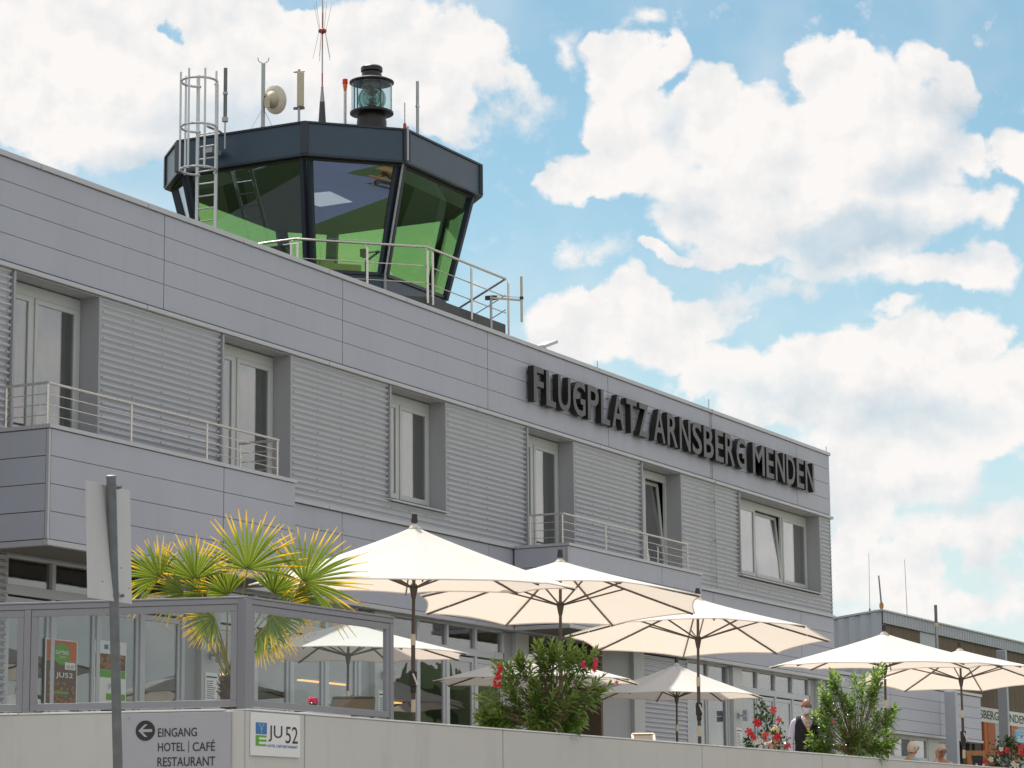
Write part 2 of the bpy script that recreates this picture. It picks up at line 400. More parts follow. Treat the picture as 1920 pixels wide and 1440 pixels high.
M['bark'] = mat('bark', (.22, .155, .10), .9, 0, .3, 30, bump=.6, bscale=40)
M['fibre'] = mat('palm_fibre', (.105, .075, .05), .95, 0, .4, 40, bump=1, bscale=60)
M['skin'] = mat('skin', (.42, .20, .125), .5, 0, .06, 20)
M['skinlight'] = mat('skin_light', (.52, .29, .20), .5, 0, .06, 20)
M['hair'] = mat('grey_hair', (.50, .44, .38), .8, 0, .2, 60)
M['hairwhite'] = mat('white_hair', (.66, .57, .48), .8, 0, .12, 60)
M['hairblond'] = mat('blond_hair', (.72, .52, .30), .8, 0, .15, 60)
M['shirt'] = mat('shirt_pale_lilac', (.62, .57, .72), .85, 0, .04, 8)
M['vest'] = mat('waistcoat_black', (.012, .011, .012), .8)
M['trousers'] = mat('trousers_black', (.016, .016, .02), .85)
M['mask'] = mat('face_mask_white', (.70, .68, .76), .85)
M['tie'] = mat('tie_orange', (.62, .30, .10), .7)
M['tiestripe'] = mat('tie_stripe', (.75, .52, .36), .7)
M['bluecloth'] = mat('light_blue_shirt', (.22, .45, .60), .85)
M['greycloth'] = mat('grey_shirt', (.40, .39, .38), .85)
M['chalk'] = mat('chalkboard_black', (.02, .022, .028), .7, 0, .2, 12)
M['chalkwhite'] = mat('chalk_white', (.70, .72, .72), .9)
M['oak'] = mat('oak_frame', (.34, .16, .055), .55, 0, .2, 12)
M['petalred'] = mat('petal_red', (.60, .015, .03), .6, trans=((.9, .03, .05), .3))
M['petalpink'] = mat('petal_pink', (.72, .04, .16), .6, trans=((.95, .08, .25), .3))
M['petalcoral'] = mat('petal_coral', (.68, .06, .055), .6, trans=((.95, .12, .1), .3))
M['petalwhite'] = mat('petal_white', (.78, .76, .66), .6, trans=((.9, .88, .7), .3))
M['pane'] = glass('window_pane', (.74, .76, .76), 1.6, 0, .14, wav=.06)
M['shoppane'] = glass('shopfront_pane', (.78, .81, .80), 1.3, 0, .09, wav=.08)
M['screen'] = glass('windbreak_glass', (.93, .96, .96), .38, 0, .0)
M['towerglass'] = glass('tower_glass_green', (.90, .985, .70), 1.0, 0, .24, gcol=(.66, .78, 1.0), coated=True)
M['lampglass'] = glass('lantern_glass', (.84, .91, .93), .6, 0, .0)
M['lens'] = glass('fresnel_lens', (.40, .58, .52), 1.2, .10, .10)
M['frost'] = mat('frosted_film', (.22, .22, .21), .8)
M['warm'] = emit('warm_strip_lamp', (1, .42, .08), 2.2)
# concrete with fine pores
def concrete():
    m = mat('fair_faced_concrete', (.60, .58, .545), .8, 0, .07, .9, bump=.12, bscale=90, spec=.3)
    b = NB.__new__(NB); b.nt = m.node_tree
    p = [n for n in b.nt.nodes if n.type == 'BSDF_PRINCIPLED'][0]
    src = p.inputs['Base Color'].links[0].from_socket
    t = b.n('ShaderNodeTexCoord').outputs['Object']
    vo = b.n('ShaderNodeTexVoronoi'); b.put(vo.inputs['Vector'], t); vo.inputs['Scale'].default_value = 9
    pores = b.step(b.math('ADD', vo.outputs['Distance'], b.math('MULTIPLY', b.noise(t, 5, 2), .09)), .085, .06)
    stain = b.step(b.noise(b.vm('MULTIPLY', t, (1.0, 1.0, .18)), 2.2, 5, .65), .5, .8)
    c = b.mix(b.math('MULTIPLY', pores, .55), src, (.13, .12, .11))
    b.put(p.inputs['Base Color'], b.mix(b.math('MULTIPLY', stain, .22), c, (.27, .26, .25)))
    return m
M['concrete'] = concrete()
def weather(m, dark, amt):
    b = NB.__new__(NB); b.nt = m.node_tree
    p = [n for n in b.nt.nodes if n.type == 'BSDF_PRINCIPLED'][0]
    src = p.inputs['Base Color'].links[0].from_socket
    t = b.n('ShaderNodeTexCoord').outputs['Object']
    st = b.step(b.noise(b.vm('MULTIPLY', t, (1.6, 1.6, .12)), 2.4, 6, .7), .48, .78)
    pt = b.step(b.noise(t, .45, 5, .6), .4, .8)
    b.put(p.inputs['Base Color'], b.mix(b.math('MULTIPLY', b.math('ADD', b.math('MULTIPLY', st, .7), b.math('MULTIPLY', pt, .5)), amt), src, dark))
weather(M['panel'], (.26, .255, .26), .30)
weather(M['signback'], (.36, .34, .30), .35)
weather(M['signgrey'], (.30, .29, .31), .25)
# leaves: colour runs along the blade (uv v) and varies from blade to blade (uv u)
def leafmat(name, base, alt, tip, brown, tipat, rough, trans, spec=.5):
    m = bpy.data.materials.new(name); m.use_nodes = True
    b = NB(m.node_tree); o = b.n('ShaderNodeOutputMaterial'); p = b.n('ShaderNodeBsdfPrincipled')
    uv = b.n('ShaderNodeTexCoord').outputs['UV']; s = b.n('ShaderNodeSeparateXYZ'); b.put(s.inputs[0], uv)
    body = b.mix(s.outputs[0], base, alt)
    tf = b.step(b.math('ADD', s.outputs[1], b.math('MULTIPLY_ADD', s.outputs[0], .3, -.15)), tipat, min(tipat + .22, 1.2))
    col = b.mix(tf, body, tip)
    col = b.mix(b.step(s.outputs[1], .92, .985), col, brown) if brown else col
    b.put(p.inputs['Base Color'], col); p.inputs['Roughness'].default_value = rough; p.inputs['Specular IOR Level'].default_value = spec
    tr = b.n('ShaderNodeBsdfTranslucent'); b.put(tr.inputs[0], b.vm('MULTIPLY', col, (2.2, 2.3, 1.4)))
    mx = b.n('ShaderNodeMixShader'); mx.inputs[0].default_value = trans
    b.put(mx.inputs[1], p.outputs[0]); b.put(mx.inputs[2], tr.outputs[0]); b.nt.links.new(mx.outputs[0], o.inputs[0])
    return m
M['palmleaf'] = leafmat('palm_leaf', (.098, .148, .018), (.18, .215, .03), (.58, .37, .03), (.14, .05, .03), .56, .40, .42)
M['petiole'] = mat('palm_petiole', (.28, .24, .05), .5, trans=((.5, .4, .08), .2))
M['oleaf'] = leafmat('oleander_leaf', (.085, .15, .035), (.20, .275, .085), (.21, .29, .10), None, .9, .25, .48, 1.0)
M['mleaf'] = leafmat('mandevilla_leaf', (.025, .06, .012), (.05, .10, .02), (.06, .11, .03), None, .9, .28, .2, .8)
M['grass'] = mat('meadow_grass', (.055, .085, .02), .95, 0, .35, .25)
M['bounce_paving'] = mat('pale_bounce_paving', (.25, .24, .225), .85, 0, .1, .8)
M['asphalt'] = mat('asphalt', (.15, .16, .235), .85, 0, .12, .6)
M['wood_far'] = mat('forest_foliage', (.035, .055, .02), .95, 0, .5, .12, bump=1, bscale=1)

# ------------------------------------------------------------------ ground
GZ = -1.6           # outside ground
FZ = .75            # terrace floor
WZ = 1.7            # top of the terrace wall
b = MB(); b.face([(-1500, -1500, GZ), (1500, -1500, GZ), (1500, 1500, GZ), (-1500, 1500, GZ)])
o = b.build('ground', M['grass']); tag(o, kind='structure')
# asphalt apron in front of the terrace, seen again in the tower glass
b = MB()
ap = [(60, 12), (20, 13), (-6, 3), (-14, -20), (6.9, -30.2), (9.84, -37.24), (9.65, -39.27), (10.2, -47), (12.36, -41.5), (12.14, -38.68), (12.09, -35.63), (12.19, -34.7), (12.89, -34.86), (13.46, -35.22), (13.7, -35.87), (14.38, -36.0), (15.0, -37.2), (15.6, -36.89), (16.09, -32.97), (16.63, -28.12), (17.15, -23.66), (17.44, -21.34), (18.5, -14), (24, -4), (60, 4)]
b.face([(x, y, GZ + .004) for x, y in ap]); o = b.build('road', M['asphalt']); tag(o, kind='structure')
b = MB()
b.face([(x, y, GZ + .008) for x, y in [(13.54, -29.09), (13.87, -30.46), (15.72, -29.66), (15.35, -27.28), (14.6, -27.4), (14.2, -28.3)]])
o = b.build('road_marking', M['white']); tag(o, kind='structure')
b = MB(); b.face([(4, 5, GZ + .012), (95, 2, GZ + .012), (95, 13, GZ + .012), (25.5, 15.8, GZ + .012), (23, 40, GZ + .012), (4, 40, GZ + .012)]); o = b.build('bounce_pavement', M['bounce_paving']); tag(o, kind='structure')  # unseen pale ground, added to bounce sunlight onto terrace wall and facade
t = thing('picnic_table', 'brown wooden picnic table on the apron, mirrored in the tower glass', 'picnic table', (15.0, -34.6, GZ))
MB().box(14.1, 15.9, -35.0, -34.2, GZ + .70, GZ + .76).build('table_top', M['oak'], t)
for q in (-35.5, -33.7): MB().box(14.1, 15.9, q - .15, q + .15, GZ + .42, GZ + .47).build('bench', M['oak'], t)
for q in (14.4, 15.6): MB().bar((q, -35.6, GZ), (q, -34.4, GZ + .70), .09).bar((q, -33.6, GZ), (q, -34.8, GZ + .70), .09).box(q - .04, q + .04, -35.5, -33.7, GZ + .36, GZ + .415).build('trestle', M['oak'], t)
# wooded rise beyond the airfield behind the viewer (mirrored in the panes)
b = MB(); rng = random.Random(3)
prev = None
NW = 150
for i in range(NW):
    t = i / (NW - 1); x = -80 + 640 * t; y = -150 - 35 * math.sin(t * 9) + rng.uniform(-6, 6)
    h = 15 + 6 * math.sin(t * 23) + rng.uniform(-3, 5)
    for k in range(3):
        r = rng.uniform(5, 8); cx, cy, cz = x + rng.uniform(-3, 3), y + k * 5, GZ + h * (.35 + .22 * k)
        b.lathe([(.3 * r, -1.2 * r), (.9 * r, -.7 * r), (r, 0), (.85 * r, .6 * r), (.3 * r, 1.0 * r)], (cx, cy, cz), 9)
for i in range(40):
    x, y = -90 + 2.4 * i, 70 + 8 * math.sin(i); r = rng.uniform(5, 8)
    for k in range(2): b.lathe([(.3 * r, -1.2 * r), (.9 * r, -.7 * r), (r, 0), (.85 * r, .6 * r), (.3 * r, 1.0 * r)], (x, y + k * 7, GZ + 4 + 5 * k), 9)
o = b.build('forest', M['wood_far'], smooth=True); tag(o, 'dark green wooded rise along the edge of the airfield', 'forest', kind='stuff')

# ------------------------------------------------------------------ main building
YF = 27.0; XR = 73.22; XL = 20.0; YB = 42.0
bld = thing('airport_building', 'long two storey grey airport terminal clad in flat panels and corrugated sheet', 'building', (46, YF, FZ))
JX = [20.6, 26.8, 33.08, 39.34, 45.61, 51.86, 58.11, 64.36, 70.61, XR]
WINX = [(35.05 + 6.242 * k, 35.05 + 6.242 * k + 2.32) for k in range(-2, 5)] + [(66.29, 72.2)]
ZTOP = 11.63
core = MB()
# roof slab, rear and end walls, floor slab, lintel and parapet masses, piers between the openings
core.box(XL, XR - .02, YF + .35, YB, 11.0, 11.30)
core.box(XL, XR - .02, YF + .04, YF + .36, 9.68, 11.52)
core.box(XL, XR - .02, YF + .04, YF + .36, 5.14, 6.93)
core.box(XL, XR - .02, YF + .36, YB, 5.3, 6.6)
core.box(XL, XR - .02, YB - .3, YB, GZ, 11.0)
core.box(XR - .3, XR - .02, YF + .37, YB - .31, GZ, 11.29)
core.box(XL, XL + .3, YF + .37, YB - .31, GZ, 11.29)
xs = [XL] + [v for p in WINX for v in p] + [XR - .02]
for a, c in zip(xs[::2], xs[1::2]): core.box(a + .06, c - .06, YF + .075, YF + .36, 6.932, 9.678)
for (a, c), zs in zip(WINX, [6.935] * 4 + [6.935] * 3 + [7.43]):
    pass
core.build('wall', M['panel_joint'], bld)
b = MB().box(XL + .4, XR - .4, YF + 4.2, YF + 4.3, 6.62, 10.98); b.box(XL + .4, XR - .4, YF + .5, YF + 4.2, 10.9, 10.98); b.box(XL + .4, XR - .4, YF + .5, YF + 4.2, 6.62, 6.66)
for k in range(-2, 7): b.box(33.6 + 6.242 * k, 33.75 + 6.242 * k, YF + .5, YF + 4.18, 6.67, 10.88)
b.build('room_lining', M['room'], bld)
b = MB().box(XL + .02, XR - .04, YF + .3, YB - .1, 11.305, 11.36); b.build('roof', M['roof'], bld)

def panel_rows(b, x0, x1, y, zs, joints, gap=.009, vgap=.022, th=.03):
    xs_ = [x0] + [j for j in joints if x0 + .1 < j < x1 - .1] + [x1]
    for a, c in zip(xs_[:-1], xs_[1:]):
        for z0, z1 in zip(zs[:-1], zs[1:]):
            b.box(a + (vgap / 2 if a != x0 else 0), c - (vgap / 2 if c != x1 else 0), y, y + th, z0 + gap / 2, z1 - gap / 2)
# fascia
b = MB(); panel_rows(b, XL, XR, YF - .005, [9.80, 10.255, 10.70, 11.135, 11.53], JX)
b.box(XR - .012, XR + .014, YF + .03, YB, 9.806, 11.52)
b.build('fascia_panels', M['panel'], bld, bevel=.003)
b = MB(); x = XL
while x < XR:
    b.box(x, min(x + 3.12, XR + .05) - .008, YF - .045, YF + .42, 11.535, ZTOP); x += 3.13
b.box(XR - .38, XR + .05, YF + .43, YB, 11.535, ZTOP)
b.build('roof_coping', M['trim'], bld, bevel=.006)
# profile over the corrugated storey
b = MB(); x = XL
while x < XR:
    b.box(x, min(x + 6.24, XR + .06) - .006, YF - .075, YF + .04, 9.685, 9.765); x += 6.25
b.box(XR - .1, XR + .06, YF + .05, YF + 5, 9.685, 9.765)
b.build('lintel_profile', M['trim'], bld, bevel=.008)
b = MB(); x = XL
while x < XR:
    b.box(x, min(x + 3.12, XR + .06) - .008, YF - .06, YF + .04, 6.838, 6.905); x += 3.13
b.build('base_profile', M['trim'], bld, bevel=.006)

# corrugated sheets, one per bay, screws in rows
def corrugated(x0, x1, z0, z1, y, pitch=.1140, amp=.026, cut=0.0):
    b = MB(); n = int((z1 - z0) / pitch * 8) + 1
    prof = []
    for i in range(n + 1):
        z = z0 + (z1 - z0) * i / n
        s_ = math.sin(2 * math.pi * (z - 6.9) / pitch)
        s_ = math.copysign(abs(s_) ** .7, s_)
        off = .006 if z > 8.42 else 0
        prof.append((y + amp - amp * s_ - off, z))
    vs_ = [(x0, yy, z) for yy, z in prof] + [(x1, yy, z) for yy, z in prof]
    b.faces(vs_, [(i, i + n + 1, i + n + 2, i + 1) for i in range(n)])
    b.mat(1)
    nx = max(1, int(round((x1 - x0) / .95)))
    for k in range(nx + 1):
        x = x0 + .12 + (x1 - x0 - .24) * k / max(nx, 1)
        z = 6.9 + pitch * .25
        j = 0
        while z < z1 - .05:
            if z > z0 + .05 and j % 2 == 0:
                b.box(x - .008, x + .008, y - .014, y + .004, z - .008, z + .008)
            z += pitch; j += 1
    return b
SC = [M['corr'], M['galvpole']]
def bay(x0, x1, z0=6.91, z1=9.68):
    corrugated(x0, x1, z0, z1, YF).build('corrugated_panel', SC, bld, smooth='open')
prev = XL
for a, c in WINX:
    bay(prev + .03, a - .075); prev = c
bay(prev + .03, XR - .01)
corrugated_end = MB()
# return of the corrugated storey on the end wall
n = 195
b = MB(); vs_ = []
for i in range(n + 1):
    z = 6.91 + 2.77 * i / n; xx = XR + .02 + .021 * math.sin(2 * math.pi * (z - 6.9) / .114)
    vs_ += [(xx, YF + .02, z), (xx, YB, z)]
b.faces(vs_, [(2 * i, 2 * i + 1, 2 * i + 3, 2 * i + 2) for i in range(n)]); b.build('corrugated_panel', SC, bld, smooth='open')
b = MB().box(XR - .015, XR + .012, YF + .03, YB, GZ, 6.83); b.build('end_wall_panels', M['panel'], bld)

# lower panel band
ZB = [5.135, 5.517, 5.955, 6.397, 6.83]
b = MB(); panel_rows(b, XL, XR, YF - .002, ZB, JX); b.build('band_panels', M['panel'], bld, bevel=.003)
b = MB(); x = XL
while x < XR:
    b.box(x, min(x + 6.24, XR + .02) - .006, YF - .03, YF + .33, 5.035, 5.125); x += 6.25
b.build('soffit_profile', M['trim'], bld, bevel=.006)

# ---- windows of the upper storey
def win(x0, x1, zb, sashes, door=True, tilt=()):
    """reveal + frame + sashes; sashes = list of (x0, x1)"""
    zt = 9.68; yg = YF + .36; fr = .075
    b = MB()
    # jamb strips flush with the cladding, reveal boards, soffit
    b.box(x0 - .055, x0, YF - .03, YF + .42, zb, zt); b.box(x1, x1 + .055, YF - .03, YF + .42, zb, zt)
    b.box(x0, x1, YF - .02, YF + .42, zt - .02, zt - .002)
    w_ = b.build('window', M['reveal'], bld)
    z1 = zt - .04
    f = MB()
    f.box(x0 + .005, x1 - .005, yg, yg + .07, z1 - .20, z1); f.box(x0 + .005, x1 - .005, yg, yg + .07, zb, zb + .09)
    f.box(x0 + .005, x0 + .005 + .10, yg, yg + .07, zb + .09, z1 - .20); f.box(x1 - .105, x1 - .005, yg, yg + .07, zb + .09, z1 - .20)
    for (a, c), (a2, c2) in zip(sashes[:-1], sashes[1:]): f.box(c + .002, a2 - .002, yg + .005, yg + .065, zb + .09, z1 - .20)
    f.build('frame', M['frame'], w_, bevel=.006)
    g0, g1 = zb + .095, z1 - .205
    for i, (a, c) in enumerate(sashes):
        s_ = MB(); t = .085
        y0 = yg - .018
        s_.box(a, c, y0, y0 + .06, g1 - t, g1); s_.box(a, c, y0, y0 + .06, g0, g0 + t * 1.25)
        s_.box(a, a + t, y0, y0 + .06, g0 + t * 1.25, g1 - t); s_.box(c - t, c, y0, y0 + .06, g0 + t * 1.25, g1 - t)
        p_ = MB().box(a + t - .01, c - t + .01, y0 + .025, y0 + .037, g0 + t * 1.25 - .01, g1 - t + .01)
        if i in tilt:
            R_ = Matrix.Translation((0, y0 + .03, g0)) @ Matrix.Rotation(rad(-4.8), 4, 'X') @ Matrix.Translation((0, -y0 - .03, -g0))
            s_.xf(R_); p_.xf(R_)
        so_ = s_.build('sash', M['frame'], w_, bevel=.006)
        p_.build('pane', M['pane'], so_) if False else p_.build('pane', M['pane'], w_)
    return w_, g0, g1
def curtain(w_, x0, x1, z0, z1, y=YF + .75, m='curtain'):
    b = MB(); n = max(8, int((x1 - x0) / .03)); vs_ = []
    for i in range(n + 1):
        x = x0 + (x1 - x0) * i / n; yy = y + .045 * math.sin(x * 31) + .02 * math.sin(x * 71)
        vs_ += [(x, yy, z0), (x, yy, z1)]
    b.faces(vs_, [(2 * i, 2 * i + 2, 2 * i + 3, 2 * i + 1) for i in range(n)])
    b.build('curtain', M[m], w_, smooth='open')
for k, (a, c) in enumerate(WINX):
    if k == len(WINX) - 1:
        zb = 7.50
        third = (c - a) / 3
        ss = [(a + .11, a + third - .05), (a + third + .05, a + 2 * third - .05), (a + 2 * third + .05, c - .11)]
        w_, g0, g1 = win(a, c, zb, ss, tilt=(1,))
        curtain(w_, a + 3.3, a + 3.95, g0 - .1, g1 + .1, YF + .75, 'curtain_pale'); curtain(w_, a + 4.95, c - .1, g0 - .1, g1 + .1, YF + .6, 'curtain_pale')
        sz = (a, c, zb)
    else:
        small = k == 4
        zb = 7.36 if small else 6.94
        mid = a + .92
        w_, g0, g1 = win(a, c, zb, [(a + .11, mid), (mid + .10, c - .11)], tilt=(1,) if k == 6 else ())
        curtain(w_, mid + .50, c - .05, g0 - .1, g1 + .1, YF + .62)
    if k in (4, 7):
        a_, c_ = a - .05, c + .07
        s_ = MB(); s_.hexa([(a_, YF - .09, zb - .075), (c_, YF - .09, zb - .075), (c_, YF + .40, zb - .055), (a_, YF + .40, zb - .055),
                            (a_, YF - .09, zb - .045), (c_, YF - .09, zb - .045), (c_, YF + .40, zb - .004), (a_, YF + .40, zb - .004)])
        s_.build('sill', M['trim'], w_, bevel=.004)
        # corrugated strip below the sill
        corrugated(a - .075, c + .03, 6.91, zb - .085, YF).build('corrugated_panel', SC, bld, smooth='open')
        MB().box(a - .05, c + .05, YF + .08, YF + .36, 6.935, zb - .09).build('spandrel', M['panel_joint'], bld)

# ---- balconies
def balcony(x0, x1, yb, zbot, joint, zr, posts, side_rods=True):
    b = MB()
    panel_rows(b, x0 + .06, x1, yb, [zbot + .10] + ZB[1:], [joint])
    for z0, z1 in zip([zbot + .10] + ZB[1:-1], ZB[1:]):
        b.box(x0 + .006, x0 + .034, yb + .07, YF - .05, z0 + .006, z1 - .006)
        b.box(x1 - .03, x1, yb + .035, YF - .05, z0 + .006, z1 - .006)
    bal = b.build('balcony', M['panel'], bld, bevel=.003)
    c = MB().box(x0 + .05, x1 - .05, yb + .05, YF - .05, zbot + .08, 6.80); c.build('core', M['panel_joint'], bal)
    c = MB().box(x0 + .005, x0 + .055, yb + .004, yb + .06, zbot + .1, 6.825); c.build('corner_profile', M['trim'], bal, bevel=.004)
    c = MB(); x = x0 - .02
    L_ = 5.2
    while x < x1 + .04:
        c.box(x, min(x + L_, x1 + .05) - .006, yb - .03, yb + .34, 6.835, 6.90); x += L_
    c.box(x0 - .02, x0 + .33, yb + .345, YF - .08, 6.835, 6.90); c.box(x1 - .29, x1 + .05, yb + .345, YF - .08, 6.835, 6.90)
    c.box(x0 + .335, x1 - .295, yb + .345, YF - .08, 6.82, 6.885)
    c.build('coping', M['trim'], bal, bevel=.005)
    c = MB().box(x0 - .01, x1 + .02, yb - .02, yb + .08, zbot, zbot + .09); c.box(x0 - .01, x0 + .09, yb + .085, YF - .05, zbot, zbot + .09); c.box(x1 - .08, x1 + .02, yb + .085, YF - .05, zbot, zbot + .09)
    c.build('soffit_profile', M['trim'], bal, bevel=.005)
    # striped soffit boards
    c = MB(); x = x0 + .1
    while x < x1 - .15:
        c.box(x, x + .13, yb + .09, YF - .06, zbot + .03, zbot + .06); x += .15
    c.build('soffit_boards', M['room'], bal)
    # railing
    yr = yb + .30; xa, xc = x0 + .34, x1 - .13
    r = MB()
    r.tube([(xa, YF - .25, zr), (xa, yr, zr), (xc + .04, yr, zr)], .024, 10)
    r.tube([(xc + .04, yr, zr), (xc + .04, YF - .25, zr)], .024, 10)
    rl = r.build('railing', M['steel'], bal, smooth=True)
    for px_ in posts:
        c = MB().tube([(px_, yr, 6.88), (px_, yr, zr - .02)], .02, 8); c.build('post', M['steel'], rl, smooth=True)
    for px_ in (xa, xc + .04):
        c = MB().tube([(px_, YF - .28, 6.88), (px_, YF - .28, zr - .02)], .02, 8); c.build('post', M['steel'], rl, smooth=True)
    for q in (.18, .35, .52):
        z = zr - q
        c = MB().tube([(xa, YF - .28, z), (xa, yr, z), (xc + .04, yr, z), (xc + .04, YF - .28, z)], .0085, 6); c.build('rod', M['steel'], rl, smooth=True)
balcony(34.20, 41.57, 25.60, 4.975, 39.22, 7.635, [34.54, 36.85, 39.13, 41.44])
balcony(52.98, 60.36, 25.62, 5.035, 58.0, 7.60, [53.31, 55.56, 57.84, 60.24])

# ---- ground floor: columns and glazed bays set back a little
YG = YF + .30
cols = [41.24 + 6.26 * k for k in range(-3, 6)]
for i, xc in enumerate(cols):
    if i == 2:
        corrugated(xc - .6, xc + .30, FZ, 5.03, YG - .12).build('corrugated_panel', SC, bld, smooth='open')
        MB().box(xc - .58, xc + .30, YG - .07, YG + .3, FZ, 5.03).build('pier_panel', M['panel_joint'], bld); continue
    b = MB().box(xc - .31, xc + .31, YG - .14, YG + .35, FZ, 5.03); b.build('column', M['white'] if False else M['frame'], bld, bevel=.008)
def glazed_bay(x0, x1, n, doors=True, darkside=True):
    """aluminium shopfront: transom lights over full height leaves"""
    b = MB(); t = .10
    sb = MB().box(x0, x1, YG - .02, YG + .10, 5.00, 5.09); s_ = None
    sb.box(x0, x1, YG - .03, YG + .10, 4.40, 4.56); sb.box(x0, x1, YG - .02, YG + .10, FZ, FZ + .12)
    st = (x1 - x0) / n
    for k in range(n + 1):
        x = x0 + st * k; sb.box(x - t / 2, x + t / 2, YG - .04, YG + .10, FZ + .12, 4.40); sb.box(x - t / 2, x + t / 2, YG - .04, YG + .10, 4.56, 5.0)
    sf = sb.build('shopfront', M['mull'], bld, bevel=.006)
    for k in range(n):
        a, c = x0 + st * k + t / 2 + .006, x0 + st * (k + 1) - t / 2 - .006
        l = MB(); z0, z1 = FZ + .13, 4.365
        l.box(a, c, YG - .01, YG + .05, z1 - .10, z1); l.box(a, c, YG - .01, YG + .05, z0, z0 + .12)
        l.box(a, a + .085, YG - .01, YG + .05, z0 + .12, z1 - .10); l.box(c - .085, c, YG - .01, YG + .05, z0 + .12, z1 - .10)
        l.build('door_leaf', M['mull'], sf, bevel=.005)
        MB().box(a + .08, c - .08, YG + .015, YG + .027, z0 + .11, z1 - .095).build('pane', M['shoppane'], sf)
        if k % 2 == 0 or n == 4:
            m_ = (a + c) / 2
            text_mesh('JU52', .52, .17, (m_ - .16, YG + .012, FZ + 1.62), (1, 0, 0), (0, 0, 1), ext=.002, un=(0, -1, 0)).build('lettering', M['frost'], sf)
            MB().box(m_ - .30, m_ - .20, YG + .010, YG + .013, FZ + 1.60, FZ + 1.69).box(m_ - .30, m_ - .20, YG + .010, YG + .013, FZ + 1.70, FZ + 1.79).build('logo', M['frost'], sf)
        MB().box(a - .01, c + .01, YG + .02, YG + .032, 4.55, 5.005).build('pane', M['shoppane'], sf)
    return sf
bays = []
for i in range(len(cols) - 1):
    xa, xb = cols[i] + .31, cols[i + 1] - .31
    # a solid panel beside each column, then four leaves
    if 53 < xa < 60.2 or 59.9 < xa < 63: continue
    bays.append((xa + .06, xb - .43))
    glazed_bay(xa + .06, xb - .43, 4)
    MB().box(xb - .37, xb, YG - .03, YG + .3, FZ, 5.02).build('pier_panel', M['reveal'], bld)
# recessed entrance under the small balcony, corrugated pier, second glazed part
MB().box(54.12, 57.9, YG + 1.3, YG + 1.4, FZ, 5.02).box(57.9, 58.0, YG - .1, YG + 1.3, FZ, 5.02).build('porch_lining', M['wood'], bld)
MB().box(58.02, 59.75, YG - .05, YG + .3, FZ, 5.02).build('porch_wall', M['reveal'], bld)
corrugated(60.4, 63.1, FZ, 5.0, YG - .08).build('corrugated_panel', SC, bld, smooth='open')
MB().box(60.38, 63.12, YG - .01, YG + .3, FZ, 5.02).build('pier_panel', M['panel_joint'], bld)
glazed_bay(63.2, 65.9, 2)
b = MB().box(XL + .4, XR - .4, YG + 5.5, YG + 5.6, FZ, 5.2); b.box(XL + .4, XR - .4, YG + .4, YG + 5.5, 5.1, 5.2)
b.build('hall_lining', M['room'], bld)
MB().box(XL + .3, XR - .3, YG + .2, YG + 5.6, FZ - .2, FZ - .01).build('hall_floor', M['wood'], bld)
# warm light troughs in the restaurant ceiling
for a, c, y, z in [(42.2, 43.6, YG + 1.2, 3.62), (44.2, 46.1, YG + 2.2, 3.75), (48.9, 51.3, YG + 1.6, 3.45), (35.7, 36.6, YG + 2.0, 3.3), (49.4, 52.0, YG + 3.0, 3.9)]:
    l = thing('pendant_lamp', 'x', 'lamp', ((a + c) / 2, y, z), 'warm strip lamps in the restaurant')
    MB().box(a, c, y - .05, y + .05, z - .03, z).build('diffuser', M['warm'], l)
    MB().box(a, c, y - .06, y + .06, z + .001, z + .05).build('housing', M['mull'], l)
    MB().box(a + .1, a + .11, y - .005, y + .005, z + .05, 5.09).box(c - .11, c - .10, y - .005, y + .005, z + .05, 5.09).build('suspension', M['black'], l)
    l['label'] = 'long amber strip lamp glowing behind the restaurant glazing'
# terrace
b = MB().face([(25.3, 16.1, FZ), (95, 13.4, FZ), (95, YG, FZ), (22, YG, FZ), (24.4, 19.0, FZ)])
o = MB(); o.faces([(25.3, 16.1, FZ), (95, 13.4, FZ), (95, YG + .2, FZ), (22, YG + .2, FZ), (24.4, 19.0, FZ)], [(0, 1, 2, 3, 4)])
o = o.build('terrace', M['floor']); tag(o, kind='structure')

# ------------------------------------------------------------------ control tower cab on the roof
TX0, TX1, TY0, TY1, CH, CHB = 49.45, 56.35, 28.60, 34.65, 1.65, 1.05
def octo(d):
    k = .41421 * d; x0, x1, y0, y1 = TX0 + d, TX1 - d, TY0 + d, TY1 - d; c = CH - d + k; e = CHB - d + k
    return [(x0 + c, y0), (x1 - c, y0), (x1, y0 + c), (x1, y1 - e), (x1 - e, y1), (x0 + e, y1), (x0, y1 - e), (x0, y0 + c)]
tow = thing('control_tower', 'octagonal control tower cab with sloping green glass and dark blue fascia on the roof', 'control tower', (52.9, 31.95, 11.3))
ZG0, ZG1, ZR = 13.02, 15.43, 16.17
def ring_wall(b, p_out, p_in, z0, z1):
    n = len(p_out)
    for i in range(n):
        a, c = p_out[i], p_out[(i + 1) % n]; a2, c2 = p_in[i], p_in[(i + 1) % n]
        b.hexa([(*a, z0), (*c, z0), (*c2, z0), (*a2, z0), (*a, z1), (*c, z1), (*c2, z1), (*a2, z1)])
b = MB(); ring_wall(b, octo(0), octo(.10), 15.46, 16.14); b.build('fascia', M['blue'], tow)
b = MB().prism(octo(-.035), 16.145, ZR + .02); ring_wall(b, octo(-.02), octo(.12), 15.405, 15.455)
for (x, y) in octo(.0):
    d = Vector((x - 52.9, y - 31.95, 0)).normalized(); b.obox((x, y, 15.80), (-d.y, d.x, 0), d, (0, 0, 1), .085, .035, .345)
b.build('fascia_trim', M['bluedark'], tow)
b = MB().prism(octo(.14), 15.36, 15.40); b.build('ceiling', M['ceiling'], tow)
b = MB(); ring_wall(b, octo(.78), octo(.9), 11.3, ZG0 - .06)
